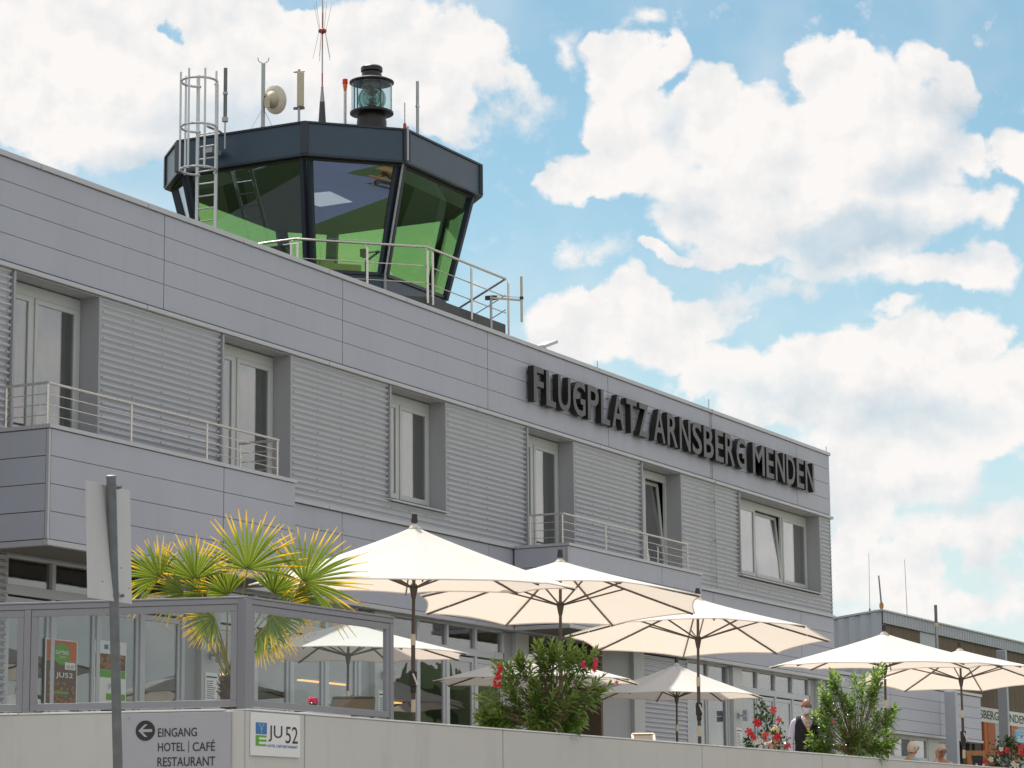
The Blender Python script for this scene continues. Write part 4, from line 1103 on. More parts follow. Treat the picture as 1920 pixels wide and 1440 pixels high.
b = MB(); f_ = lambda u_, v_: q + uS * u_ * rr * 1.0 + Zv * v_ * rr + NL * .0035
def poly3(b, pts, n, th): b.faces([p for p in pts] + [p + n * th for p in pts], [tuple(range(len(pts)))[::-1], tuple(range(len(pts), 2 * len(pts)))] + [(i, (i + 1) % len(pts), len(pts) + (i + 1) % len(pts), len(pts) + i) for i in range(len(pts))])
poly3(b, [f_(*v) for v in [(-.72, 0), (-.05, .62), (.25, .62), (-.28, .14), (.72, .14), (.72, -.14), (-.28, -.14), (.25, -.62), (-.05, -.62)]], NL, .002)
b.build('arrow', M['signgrey'], sgn)
for txt, xa, xb_, ya, yb_ in [('EINGANG', 296, 369, 1382, 1365.5), ('HOTEL', 296, 346, 1409, 1393), ('CAFÉ', 361, 403, 1408.5, 1387.5), ('RESTAURANT', 295, 403, 1437.5, 1420)]:
    o0 = scv(xa, ya); o1 = scv(xb_, ya); hh = (scv(xa, yb_) - o0).dot(Zv)
    text_mesh(txt, (o1 - o0).dot(uS), hh, o0, uS, Zv, ext=.002, bold=.004, un=NL).build('lettering', M['ink'], sgn)
o0 = scv(353, 1411); sheet(MB(), o0, uS, -NL, .006, (scv(353, 1389) - o0).z, .002).build('divider', M['ink'], sgn)
# restaurant plate on the right run
pq = CN + NW_ * .03
tl, tr_, bl = onplane(473, 1335, pq, NW_), onplane(563.5, 1340, pq, NW_), onplane(472, 1416, pq, NW_)
sj = thing('restaurant_sign', 'white square plate reading JU52 with blue and green logo on the concrete wall', 'sign', tuple(bl))
wJ = (tr_ - tl).dot(UW); hJ = (tl.z - bl.z)
orgJ = Vector((bl.x, bl.y, bl.z))
sheet(MB(), orgJ, UW, NW_, wJ, hJ, .025).build('panel', M['white'], sj, bevel=.002)
J = lambda u_, v_, k=.001: orgJ + UW * wJ * u_ + Zv * hJ * v_ + NW_ * k
def rect(b, u0, v0, u1, v1, k=.001): poly3(b, [J(u0, v0, k), J(u1, v0, k), J(u1, v1, k), J(u0, v1, k)], NW_, .002)
b = MB(); rect(b, .075, .50, .30, .77); b.build('logo_square', M['inkblue'], sj)
b = MB(); rect(b, .18, .51, .195, .62, .0035); rect(b, .165, .61, .21, .64, .0035)
poly3(b, [J(.187, .63, .0035), J(.13, .72, .0035), J(.15, .725, .0035), J(.19, .655, .0035)], NW_, .001); poly3(b, [J(.187, .63, .0035), J(.19, .655, .0035), J(.225, .725, .0035), J(.245, .72, .0035)], NW_, .001)
rect(b, .12, .725, .25, .738, .0035)
b.build('glass_mark', M['inklight'], sj)
b = MB(); rect(b, .075, .225, .14, .475); rect(b, .142, .225, .295, .27); rect(b, .142, .43, .295, .475); rect(b, .142, .33, .295, .375); b.build('logo_square', M['inkgreen'], sj)
for txt, u0, u1, v0, v1, mt, bo in [('JU', .335, .62, .34, .72, 'ink', .0), ('52', .69, .945, .32, .72, 'ink', .0), ('HOTEL CAFÉ RESTAURANT', .32, .945, .21, .29, 'inkblue', .004)]:
    text_mesh(txt, wJ * (u1 - u0), hJ * (v1 - v0), J(u0, v0), UW, Zv, ext=.002, bold=bo, un=NW_).build('lettering', M[mt], sj)

# ------------------------------------------------------------------ traffic sign seen from behind, near the viewer
pp0 = far(221, 1440, 16.4); pt = far(208.5, 893, 16.35)
ps = thing('sign_post', 'weathered galvanised post with a pale sign panel seen from behind', 'sign post', (pp0.x, pp0.y, GZ))
dirp = (pt - pp0).normalized(); pb = pp0 + dirp * ((GZ - .1 - pp0.z) / dirp.z)
MB().tube([pb, pt - dirp * .004], .030, 16).lathe([(.031, -.012), (.031, .004), (.02, .008)], pt, 16, dirp).build('pole', M['galvpole'], ps, smooth=True)
yP = pt.y + .045
c4_ = [onY(164.5, 1120, yP), onY(247.5, 1132.5, yP), onY(244, 920, yP), onY(161, 900, yP)]
b = MB(); poly3(b, c4_, Vector((0, 1, 0)), .004); b.build('panel', M['signback'], ps, bevel=.001)
for yy in (913, 1114):
    q = onY(216 if yy < 1000 else 221, yy, pt.y); a = dirp * 0 + q
    ax_ = pb + dirp * ((q.z - pb.z) / dirp.z)
    b = MB().lathe([(.0335, -.014), (.0335, .014)], ax_, 16, dirp); b.bar(ax_ + Vector((.0, .0, 0)), ax_ + Vector((.075, 0, 0)), .012, .02); b.tube([ax_ + Vector((.05, -.03, 0)), ax_ + Vector((.05, .06, 0))], .006, 6); b.lathe([(.011, -.006), (.011, .006)], ax_ + Vector((.05, -.03, 0)), 6, (0, 1, 0)); b.build('clamp', M['galvpole'], ps)
b = MB()
for x, y in [(194, 912), (192, 1090), (227, 1065), (241, 1103)]: b.lathe([(.005, -.002), (.005, .001)], onY(x, y, yP), 6, (0, 1, 0))
b.build('rivet', M['oak'], ps)

# ------------------------------------------------------------------ parasols
RIGHT = Vector((CR[0].x, CR[0].y, 0)).normalized(); FWD = Vector((CR[2].x, CR[2].y, 0)).normalized()
def parasol(xp, y_ap, y_rim, back, phi, tx=0.0, ty=0.0, label='', R=1.9, Yabs=None, lean=(0, 0), sag=.9, worn=False):
    """xp: photo column of the pole; back: distance behind the wall line; tilts in degrees about the view axes"""
    if Yabs is None:
        d = sight(xp, 1300); # meet the line parallel to the wall
        P = CN - NW_ * back; n = Vector((NW_.x, NW_.y, 0)); k = P.dot(n) / d.dot(n); base = Vector((d.x * k, d.y * k, FZ))
    else:
        p = onY(xp, 1300, Yabs); base = Vector((p.x, p.y, FZ))
    za, zr_ = zsolve(base, y_ap), zsolve(base, y_rim)
    t = thing('parasol', label, 'parasol', tuple(base), 'white parasols on the terrace')
    H = za - base.z; hr = zr_ - base.z
    O = base
    zj = hr - .62                                   # tilt joint
    MB().lathe([(.29, .0), (.29, .05), (.27, .06), (.05, .07), (.04, .35), (.036, .36)], O, 24).build('base', M['galvpole'], t, smooth=True)
    MB().tube([O + Zv * .3, O + Zv * (zj - .001)], .027, 14).build('pole', M['parapole'], t, smooth=True)
    TM = Matrix.Translation(O + Zv * zj) @ Matrix.Rotation(rad(tx), 4, RIGHT) @ Matrix.Rotation(rad(ty), 4, FWD) @ Matrix.Translation(-(O + Zv * zj))
    MB().lathe([(.031, -.01), (.031, .13)], O + Zv * (zj - .12), 14).build('tilt_joint', M['cream'], t, smooth=True)
    b = MB().tube([O + Zv * zj, O + Zv * (H - .02)], .022, 12); b.xf(TM); b.build('upper_pole', M['parapole'], t, smooth=True)
    a0 = math.atan2(RIGHT.y, RIGHT.x) + rad(phi)
    ribs = [a0 + k * math.pi / 4 for k in range(8)]
    def dirv(a): return Vector((math.cos(a), math.sin(a), 0))
    prof = lambda s_: hr + (H - hr) * (1 - s_ ** sag)
    # canopy: eight gores, each slightly hollow between its ribs, one sheet of cloth with a folded hem
    b = MB(); NS, NT = 8, 12; rg = random.Random(int(xp))
    idx = {}
    vs_, fs = [], []
    for k in range(8):
        d0, d1 = dirv(ribs[k]), dirv(ribs[(k + 1) % 8])
        w1, w2 = rg.uniform(0, 6), rg.uniform(.6, 1.3)
        for i in range(NT + 1):
            s_ = (i / NT) * .985 + .015
            for j in range(NS + 1):
                q = j / NS; m_ = 4 * q * (1 - q)
                v = (d0 * (1 - q) + d1 * q) * R * s_ * (1 - .035 * m_ * s_ ** 4)
                z = prof(s_) - .035 * m_ * s_ * (1 - s_) * 2 + .022 * m_ * s_ ** 5 + .012 * math.sin(w1 + s_ * 9 + q * 5) * m_ * s_ * w2 * .5
                vs_.append(O + v + Zv * z)
        k0 = k * (NT + 1) * (NS + 1)
        for i in range(NT):
            for j in range(NS):
                a_ = k0 + i * (NS + 1) + j; fs.append((a_, a_ + 1, a_ + NS + 2, a_ + NS + 1))
    b.faces(vs_, fs)
    hem = []
    b.xf(TM); cn = b.build('canopy', M['canvas'], t, smooth='open')
    bm = bmesh.new(); bm.from_mesh(cn.data); bmesh.ops.remove_doubles(bm, verts=bm.verts, dist=.002); bm.to_mesh(cn.data); bm.free()
    # hem tape
    hb = MB()
    for k in range(8):
        k0 = k * (NT + 1) * (NS + 1) + NT * (NS + 1)
        hb.tube([Vector(vs_[k0 + j]) - Zv * .004 for j in range(NS + 1)], .009, 5)
    hb.xf(TM); hb.build('hem', M['canvas'], cn, smooth=True)
    # vent cap and finial
    b = MB().lathe([(.075, prof(.04) + .016), (.045, prof(.02) + .024), (.02, prof(.0) + .03)], O, 16, cap=False); b.xf(TM); b.build('cap', M['canvas'], cn, smooth='open')
    b = MB().lathe([(.032, H + .03), (.046, H + .05), (.034, H + .15), (.018, H + .155)], O, 12); b.xf(TM); b.build('finial', M['black'], t, smooth=True)
    zh = prof(.0) - .62 if H - hr > .55 else hr - .18
    zh = hr - .02
    b = MB().lathe([(.026, zh - .14), (.05, zh - .02), (.055, zh + .03), (.026, zh + .06)], O, 14); b.xf(TM); b.build('runner', M['parapole'], t, smooth=True)
    for a in ribs:
        d = dirv(a)
        b = MB(); n_ = 6
        for s0, s1 in [(i / n_, (i + 1) / n_) for i in range(n_)]:
            b.bar(O + d * R * s0 * .99 + Zv * (prof(s0 * .985 + .015) - .022), O + d * R * s1 * .985 + Zv * (prof(s1 * .985 + .015) - .022), .018, .026)
        b.xf(TM); rb = b.build('rib', M['parapole'], t)
        b = MB().bar(O + d * .05 + Zv * (zh + .01), O + d * R * .47 + Zv * (prof(.47) - .035), .016, .022); b.xf(TM); b.build('strut', M['parapole'], rb)
    # crank housing, about breast height
    zc = WZ - FZ + .62
    b = MB().obox(O + Zv * zc - FWD * .0, RIGHT, FWD, Zv, .048, .055, .10); b.obox(O + Zv * (zc - .13), RIGHT, FWD, Zv, .036, .04, .05)
    cr_ = b.build('crank', M['black'], t, bevel=.015)
    b = MB().tube([O + Zv * (zc + .06) - FWD * .06, O + Zv * (zc + .06) - FWD * .10, O + Zv * (zc - .07) - FWD * .10 + RIGHT * .05, O + Zv * (zc - .08) - FWD * .16 + RIGHT * .05], .014, 8); b.build('handle', M['steel'], cr_, smooth=True)
    b = MB().lathe([(.0285, 0), (.0285, .16)], O + Zv * (zc - .42), 14); b.build('sticker', M['cream'], t, smooth=True)
    return t, TM, O
parasol(775, 987, 1100, .85, 5, 3.3, 1.0, 'nearest white parasol at the front row left end, beside the palm', R=2.1)
parasol(1052, 1049, 1132, .85, 22, -3.6, .6, 'front row white parasol behind the first oleander bush, tilted to show its beige underside', R=2.1)
parasol(1310, 1120, 1196, .85, 3, -3.6, 1.0, 'front row white parasol whose pole stands over the small shaded parasol', R=2.07)
parasol(1660, 1187, 1249, .85, 34, 2.4, .4, 'front row white parasol rising above the second oleander bush', R=2.08)
parasol(1803, 1217, 1272, .80, 24, -3.4, .3, 'front row white parasol at the far right edge with spread struts visible', R=2.05)
parasol(652, 1166, 1228, 0, 28, .6, .8, 'half shaded white parasol behind the right windbreak pane', Yabs=23.5, R=2.14)
parasol(1006, 1222, 1279, 0, 14, .4, .5, 'shaded white parasol mostly hidden behind the first oleander bush', Yabs=23.4, R=2.05)
parasol(1268, 1245, 1306, 0, 10, .6, .8, 'half shaded white parasol farthest back, below the third front parasol', Yabs=23.7, R=1.96)

# ------------------------------------------------------------------ plants
def blade(b, o, d, n, L, w, rnd, ns=5, droop=.1, fold=.35, prof=None, mid=.4, tipw=.04, curl=0):
    """one leaf blade: two folded halves, uv = (random, length)"""
    d = d.normalized(); n = (n - d * n.dot(d)).normalized(); s_ = d.cross(n)
    pc, pl, pr = [], [], []
    for i in range(ns + 1):
        t = i / ns
        ww = w * (min(1, .18 + .82 * (t / mid)) if t < mid else max(tipw, 1 - ((t - mid) / (1 - mid)) ** 1.6)) * .5
        c = o + d * L * t - Vector((0, 0, 1)) * droop * L * t * t + n * curl * L * t * t
        pc.append(c); pl.append(c + s_ * ww + n * ww * fold); pr.append(c - s_ * ww + n * ww * fold)
    for i in range(ns):
        t0, t1 = i / ns, (i + 1) / ns
        uv = [(rnd, t0), (rnd, t0), (rnd, t1), (rnd, t1)]
        b.face([pl[i], pc[i], pc[i + 1], pl[i + 1]], uv); b.face([pc[i], pr[i], pr[i + 1], pc[i + 1]], uv)
rp = random.Random(11)
def search(f, target, lo, hi):
    for _ in range(60):
        m_ = (lo + hi) / 2
        if (f(m_) < target): lo = m_
        else: hi = m_
    return lo
def pxof(p):
    c = CR @ Vector(p); return FPX * c.x / c.z + 960, FPX * c.y / c.z + 720
# --- windmill palm in a planter inside the corner
base = CN + UL * 1.05 - NL * .5
k_ = search(lambda m_: pxof(Vector((base.x, base.y, 2.2)) - NL * m_)[0], 430, -.2, 4); base = base - NL * k_
base.z = FZ
palm = thing('palm_tree', 'fan palm with yellow tipped fronds and shaggy trunk in the terrace corner', 'palm', tuple(base))
DP = (CR @ Vector((base.x, base.y, 2.5))).z
MB().lathe([(.24, 0), (.30, .5), (.31, .52), (.27, .52), (.26, .46)], base, 28).build('planter', M['pot'], palm, smooth=True)
MB().lathe([(.265, .45), (.0, .47)], base, 20, cap=False).build('soil', M['soil'], palm)
ctop = far(433, 1268, DP); ctop.x, ctop.y = base.x, base.y
b = MB().tube([base + Zv * .44, base + Zv * .9, base + Zv * (ctop.z - FZ) * .8, ctop], [.085, .095, .105, .07], 14)
for i in range(230):
    z = rp.uniform(base.z + .6, ctop.z); a = rp.uniform(0, 6.28); d = Vector((math.cos(a), math.sin(a), 0)); p = Vector((base.x, base.y, z)) + d * .09
    b.tube([p, p + d * rp.uniform(.03, .09) + Zv * rp.uniform(-.03, .13)], [.012, .002], 4)
b.build('trunk', M['fibre'], palm, smooth=True)
def frond(x, y, dd, rpx, ang, spread, face=.0, L0=1.0, nseg=28, drp=.16):
    hub = far(x, y, DP + dd); L = rpx * DP / FPX * L0
    # fan plane: mostly facing the viewer, tipped by 'face'
    md = (RIGHT * math.cos(rad(ang)) + Zv * math.sin(rad(ang))).normalized()
    nrm = (-FWD * math.cos(face) + Zv * math.sin(face) * .7 + md * math.sin(face) * .4).normalized()
    nrm = (nrm - md * nrm.dot(md)).normalized(); sd = md.cross(nrm)
    b = MB()
    for k in range(nseg):
        q = (k / (nseg - 1) - .5) * spread + rp.uniform(-2.2, 2.2); a = rad(q)
        d = (md * math.cos(a) + sd * math.sin(a) + nrm * (.08 * math.cos(a * 1.3) + rp.uniform(-.02, .02))).normalized()
        LL = L * (.78 + .22 * math.cos(a * .75)) * rp.uniform(.93, 1.04)
        blade(b, hub + d * .01, d, nrm + sd * rp.uniform(-.15, .15), LL, .030 * (rpx / 100) ** .5, rp.random(), 7, drp * rp.uniform(.3, 1.5) * (1.6 if math.cos(a) < .2 else 1), .55, mid=.36, tipw=.10)
    f = b.build('frond', M['palmleaf'], palm, smooth='open')
    st = ctop + Vector((rp.uniform(-.04, .04), rp.uniform(-.04, .04), -.03))
    mid = st.lerp(hub, .5) + Zv * .10
    pb_ = MB().tube([st, st.lerp(mid, .55) + Zv * .03, mid + (hub - mid) * .25, hub + md * .02], [.017, .012, .009, .007], 6); pb_.build('petiole', M['petiole'], f, smooth=True)
for a in [(464, 1068, .05, 130, 82, 176, .05), (570, 1092, .12, 136, 40, 180, .05), (366, 1086, -.1, 100, 98, 160, .12), (300, 1084, -.15, 94, 146, 165, .1),
          (345, 1112, -.3, 74, 178, 130, .6), (512, 1112, .40, 84, 62, 150, .35), (428, 1116, .35, 74, 118, 140, .4),
          (552, 1122, .30, 80, -6, 150, .5), (402, 1158, -.2, 66, 206, 150, .3), (503, 1150, .1, 88, -20, 150, .25),
          (484, 1180, .35, 72, -52, 150, .35), (388, 1120, .3, 74, 162, 130, .55)]:
    frond(*a)

# --- oleanders
def oleander(xc, y_top, half_px, back, label, seed, lumps_, flowers, name='oleander_bush', leafL=.215, ntips=120, trunk_px=None):
    rg = random.Random(seed)
    d = sight(xc, 1300); P = CN - NW_ * back; k = P.dot(NW_) / d.dot(NW_); base = Vector((d.x * k, d.y * k, FZ)); Dp = (CR @ base).z
    t = thing(name, label, 'bush', tuple(base), 'potted shrubs along the terrace wall')
    MB().lathe([(.2, 0), (.25, .42), (.26, .44), (.22, .44), (.21, .38)], base, 24).build('planter', M['pot'], t, smooth=True)
    MB().lathe([(.215, .37), (.0, .39)], base, 18, cap=False).build('soil', M['soil'], t)
    stem = MB(); lv = MB(); fl = MB()
    tx = trunk_px or xc
    fork = far(tx - 4, pxof(base + Zv * (WZ - FZ + .12))[1], Dp)
    stem.tube([base + Zv * .36, base.lerp(fork, .6) + RIGHT * .02, fork], [.034, .030, .026], 8)
    tips = []
    for i in range(ntips):
        lx, ly, lr, ld = rg.choice(lumps_)
        while True:
            v = Vector((rg.uniform(-1, 1), rg.uniform(-1, 1), rg.uniform(-1, 1)))
            if .25 < v.length < 1: break
        v = v * (.75 + .25 / max(v.length, .3)) if v.length < .6 else v
        c = far(lx, ly, Dp + ld)
        tips.append((c + RIGHT * v.x * lr * Dp / FPX + FWD * v.y * lr * Dp / FPX * .95 + Zv * v.z * lr * Dp / FPX, v))
    for p, v in tips:
        m_ = fork.lerp(p, .55) + Vector((rg.uniform(-.05, .05), rg.uniform(-.05, .05), rg.uniform(-.03, .05)))
        stem.tube([fork + Vector((rg.uniform(-.015, .015), rg.uniform(-.015, .015), rg.uniform(-.1, .02))), m_, p], [.008, .005, .003], 5, cap=False)
        ax = ((p - m_).normalized() + Zv * .55 + v * .25).normalized(); u, w_ = basis(ax)
        n = rg.randint(15, 21)
        for j in range(n):
            s_ = j / n; a = j * 2.4 + rg.uniform(-.3, .3)
            op = 1.30 - .85 * s_ + rg.uniform(-.25, .25)
            ld_ = (ax * math.cos(op) + (u * math.cos(a) + w_ * math.sin(a)) * math.sin(op)).normalized()
            blade(lv, p - ax * .30 * (1 - s_), ld_, ax + Vector((rg.uniform(-.3, .3),) * 3), leafL * rg.uniform(.7, 1.15) * (1 - .35 * s_), .041, rg.random(), 4, rg.uniform(.1, .65) * (1 - .5 * s_), .28, mid=.45)
    for i, (fx, fy, fd, fm, nf) in enumerate(flowers):
        c = far(fx, fy, Dp + fd); f = MB()
        for j in range(nf):
            cc = c + Vector((rg.uniform(-.03, .03), rg.uniform(-.03, .03), rg.uniform(-.04, .04))) * (1 if nf > 1 else .2)
            ax = (Vector((rg.uniform(-.6, .6), rg.uniform(-.6, .6), rg.uniform(-.2, .8))) - FWD).normalized(); flower(f, cc, ax, .027, rg)
        f.build('flower', fm, t, smooth='open')
    stem.build('branches', M['bark'], t, smooth=True); lv.build('foliage', M['oleaf'], t, smooth='open')
    return t
def flower(f, c, ax, r, rg, np_=5):
    u, w_ = basis(ax)
    for k in range(np_):
        a = 2 * math.pi * k / np_ + rg.uniform(-.1, .1); d = u * math.cos(a) + w_ * math.sin(a); s_ = ax.cross(d)
        p = [c - ax * r * .3, c + d * r * .45 + s_ * r * .30 + ax * r * .10, c + d * r * .95 + s_ * r * .42 + ax * r * .02, c + d * r * 1.15 - ax * r * .08, c + d * r * .95 - s_ * r * .42 + ax * r * .02, c + d * r * .45 - s_ * r * .30 + ax * r * .10]
        f.face([p[0], p[1], p[5]]); f.face([p[1], p[2], p[4], p[5]]); f.face([p[2], p[3], p[4]])
oleander(1025, 1185, 130, .42, 'large oleander bush with red and pink blossoms in front of the second parasol', 5,
    [(930, 1262, 32, 0), (915, 1318, 34, -.1), (958, 1290, 40, .15), (1000, 1255, 42, 0), (1020, 1222, 30, .1), (1060, 1222, 30, 0), (1080, 1258, 40, .1), (1110, 1285, 38, -.05), (1040, 1290, 40, -.2), (985, 1325, 36, -.1), (1075, 1315, 24, .2), (1100, 1225, 22, .1), (965, 1232, 18, .2), (940, 1338, 22, .1), (1130, 1275, 20, 0), (905, 1345, 16, -.1), (1085, 1345, 18, .1)],
    [(936, 1252, -.35, M['petalred'], 5), (933, 1268, -.36, M['petalred'], 8), (932, 1281, -.35, M['petalred'], 6), (1094, 1246, -.3, M['petalpink'], 4), (1116, 1243, -.3, M['petalpink'], 6), (1112, 1252, -.3, M['petalred'], 3), (1156, 1280, -.1, M['petalpink'], 1)], ntips=150, trunk_px=1032)
oleander(1605, 1240, 85, .40, 'leafy green oleander bush without blossoms beside the waiter', 9,
    [(1555, 1300, 28, 0), (1548, 1345, 28, -.1), (1540, 1382, 24, 0), (1590, 1330, 34, .1), (1600, 1290, 32, 0), (1632, 1275, 26, .1), (1645, 1315, 32, 0), (1620, 1360, 34, -.1), (1590, 1385, 28, .1), (1645, 1258, 16, .1), (1668, 1335, 18, 0), (1650, 1385, 24, .1), (1560, 1270, 16, .1), (1528, 1390, 16, -.2), (1672, 1392, 14, .1)],
    [(1562, 1352, -.3, M['petalpink'], 1)], ntips=140, leafL=.215, trunk_px=1608)

# --- mandevillas and small pots
def mandevilla(xc, back, label, seed, lumps_, flowers, nleaf=430):
    rg = random.Random(seed)
    d = sight(xc, 1380); P = CN - NW_ * back; k = P.dot(NW_) / d.dot(NW_); base = Vector((d.x * k, d.y * k, FZ)); Dp = (CR @ base).z
    t = thing('flowering_plant', label, 'plant', tuple(base), 'potted shrubs along the terrace wall')
    MB().lathe([(.15, 0), (.2, .42), (.21, .44), (.17, .44), (.16, .38)], base, 20).build('planter', M['pot'], t, smooth=True)
    top = max(lumps_, key=lambda q: -q[1]); pt_ = far(top[0], top[1] - top[2] * .6, Dp)
    b = MB(); hp = [base + Zv * .4]
    for i in range(30):
        s_ = i / 29; a = s_ * 16; hp.append((base + Zv * .4).lerp(pt_, s_) + Vector((math.cos(a), math.sin(a), 0)) * .05)
    b.tube(hp, .006, 5); b.build('stem', M['bark'], t, smooth=True)
    lv = MB()
    for i in range(nleaf):
        lx, ly, lr, ld = rg.choice(lumps_)
        v = Vector((rg.gauss(0, .5), rg.gauss(0, .5), rg.gauss(0, .5)))
        c = far(lx, ly, Dp + ld) + (RIGHT * v.x + FWD * v.y + Zv * v.z) * lr * Dp / FPX
        dd = (v + Vector((rg.uniform(-.5, .5), rg.uniform(-.5, .5), rg.uniform(-.2, .6)))).normalized()
        blade(lv, c, dd, Zv + Vector((rg.uniform(-.4, .4), rg.uniform(-.4, .4), 0)), rg.uniform(.06, .095), .042, rg.random(), 4, .15, .2, mid=.42)
    lv.build('foliage', M['mleaf'], t, smooth='open')
    for fx, fy, fd, fm, r in flowers:
        f = MB(); c = far(fx, fy, Dp + fd); ax = (-FWD + Vector((rg.uniform(-.5, .5), rg.uniform(-.5, .5), rg.uniform(-.1, .6)))).normalized()
        flower(f, c, ax, r, rg); f.build('flower', fm, t, smooth='open')
R_, C_, W_ = M['petalred'], M['petalcoral'], M['petalwhite']
mandevilla(1440, .35, 'slim climbing plant with coral red trumpet flowers left of the waiter', 21,
    [(1432, 1332, 14, 0), (1436, 1348, 17, 0), (1440, 1366, 20, 0), (1435, 1384, 26, 0), (1450, 1392, 26, 0), (1402, 1391, 8, 0), (1466, 1390, 14, 0)],
    [(1450, 1331, -.15, C_, .055), (1461, 1350, -.1, C_, .05), (1418, 1354, -.15, R_, .06), (1423, 1357, -.2, R_, .05), (1404, 1372, -.15, C_, .06), (1409, 1376, -.2, R_, .05), (1435, 1377, -.25, C_, .058), (1413, 1383, -.2, R_, .045), (1459, 1380, -.2, R_, .055), (1455, 1386, -.2, C_, .05), (1435, 1387, -.25, C_, .04), (1426, 1390, -.2, W_, .05), (1418, 1391, -.2, W_, .05), (1477, 1398, -.25, R_, .05)])
mandevilla(1886, .35, 'dense dark leaved plant with red and white flowers at the right edge', 22,
    [(1880, 1405, 20, 0), (1890, 1420, 26, 0), (1905, 1410, 24, 0), (1875, 1425, 20, 0), (1915, 1425, 24, 0), (1893, 1392, 10, 0), (1862, 1430, 10, 0)],
    [(1875, 1410, -.2, R_, .055), (1888, 1407, -.2, C_, .06), (1914, 1410, -.2, C_, .06), (1918, 1416, -.2, R_, .06), (1847, 1428, -.2, R_, .05), (1877, 1405, -.25, W_, .04), (1858, 1424, -.2, W_, .05), (1905, 1436, -.3, W_, .06), (1900, 1432, -.3, W_, .05)], nleaf=900)
# table edge with a pot of pink flowers at the end of the windbreak
d0 = CN + UW * ((onZ(750, 1344, WZ) - CN).dot(UW) + .2) - NW_ * 1.0
t = thing('side_table', 'small white side table just behind the wall at the end of the windbreak', 'table', (d0.x, d0.y, FZ))
b = MB().obox((d0.x, d0.y, WZ + .07), UW, NW_, Zv, .42, .35, .018); b.build('table_top', M['white'], t, bevel=.005)
for a_ in (-1, 1):
    for c_ in (-1, 1): MB().bar((d0 + UW * .36 * a_ + NW_ * .29 * c_) * 1.0 + Zv * (FZ - d0.z), d0 + UW * .36 * a_ + NW_ * .29 * c_ + Zv * (WZ + .05 - d0.z), .035).build('leg', M['galvpole'], t)
tp = thing('flower_pot', 'little pot of bright pink flowers standing on the white side table', 'flower pot', (d0.x, d0.y, WZ + .09))
pc_ = Vector((d0.x, d0.y, WZ + .09)) - UW * .05 + NW_ * .1
MB().lathe([(.045, 0), (.065, .09), (.055, .09), (.05, .07)], pc_, 16).build('pot', M['pot'], tp, smooth=True)
rg = random.Random(4); f = MB(); lv = MB()
for i in range(9): flower(f, pc_ + Vector((rg.uniform(-.08, .08), rg.uniform(-.08, .08), .13 + rg.uniform(0, .06))), (Vector((rg.uniform(-.6, .6), rg.uniform(-.6, .6), .6)) - FWD * .5).normalized(), .035, rg)
for i in range(30): blade(lv, pc_ + Zv * .08, Vector((rg.uniform(-1, 1), rg.uniform(-1, 1), rg.uniform(.1, 1))), Zv + FWD * .1, .11, .03, rg.random(), 3, .2)
f.build('blossom', M['petalpink'], tp, smooth='open'); lv.build('foliage', M['mleaf'], tp, smooth='open')

# ------------------------------------------------------------------ low annex and hangar on the right
AX1 = 86.9
an = thing('annex_building', 'low grey panelled annex joined to the right end of the terminal', 'building', (80, YF, FZ))
b = MB(); panel_rows(b, XR + .04, AX1, YF - .002, [3.84, 4.19, 4.54, 4.89, 5.24], [74.6, 77.9, 82.6]); b.build('band_panels', M['panel'], an, bevel=.003)
MB().box(XR + .04, AX1 - .01, YF + .04, YF + .35, 3.84, 5.25).box(XR + .04, AX1 - .01, YF + .36, YF + 6, 4.9, 5.2).box(AX1 - .25, AX1 - .02, YF + .36, YF + 6, FZ, 4.89).build('wall', M['panel_joint'], an)
MB().box(XR + .03, AX1 + .05, YF - .05, YF + .4, 5.255, 5.34).build('roof_coping', M['trim'], an, bevel=.005)
MB().box(XR + .03, AX1 + .04, YF - .04, YF + .33, 3.745, 3.825).build('soffit_profile', M['trim'], an, bevel=.005)
MB().box(AX1 - .012, AX1 + .012, YF + .03, YF + 6, 3.83, 5.24).build('end_panels', M['panel'], an)
MB().box(XR + .1, 77.6, YG - .05, YG + .2, FZ, 3.74).build('pier_panel', M['frame'], an); MB().box(82.1, 83.2, YG - .05, YG + .2, FZ, 3.74).build('pier_panel', M['frame'], an)
corrugated(83.2, 84.4, FZ, 3.74, YG - .06).build('corrugated_panel', SC, an, smooth='open')
b = MB(); xs_ = [77.65, 78.9, 80.5, 82.05]
b.box(77.62, 82.08, YG - .03, YG + .08, 3.64, 3.74); b.box(77.62, 82.08, YG - .03, YG + .08, 2.98, 3.12); b.box(77.62, 82.08, YG - .03, YG + .08, FZ, FZ + .2)
for x in xs_: b.box(x - .06, x + .06, YG - .035, YG + .08, FZ + .2, 2.98); b.box(x - .06, x + .06, YG - .035, YG + .08, 3.12, 3.64)
sf = b.build('shopfront', M['frame'], an, bevel=.005)
for a, c in zip(xs_[:-1], xs_[1:]):
    for z0, z1 in ((FZ + .19, 2.99), (3.11, 3.65)): MB().box(a + .05, c - .05, YG + .015, YG + .027, z0, z1).build('pane', M['shoppane'], sf)
MB().box(XR + .1, AX1 - .3, YG + 3, YG + 3.1, FZ, 4.9).build('room_lining', M['room'], an)
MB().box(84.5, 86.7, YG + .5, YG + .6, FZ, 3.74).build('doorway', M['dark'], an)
MB().box(84.4, 84.9, YG - .04, YG + .3, FZ, 3.74).build('pier_panel', M['reveal'], an)

HY = 32.0; HC = onY(1655, 1143, HY); HX = HC.x; HZ = HC.z
hg = thing('hangar', 'metal clad hangar with brown timber front and a white name band behind the terrace', 'hangar', (HX + 15, HY, GZ))
HB = onY(1672, 1171.5, HY).z
xe = HX + 45
b = MB()
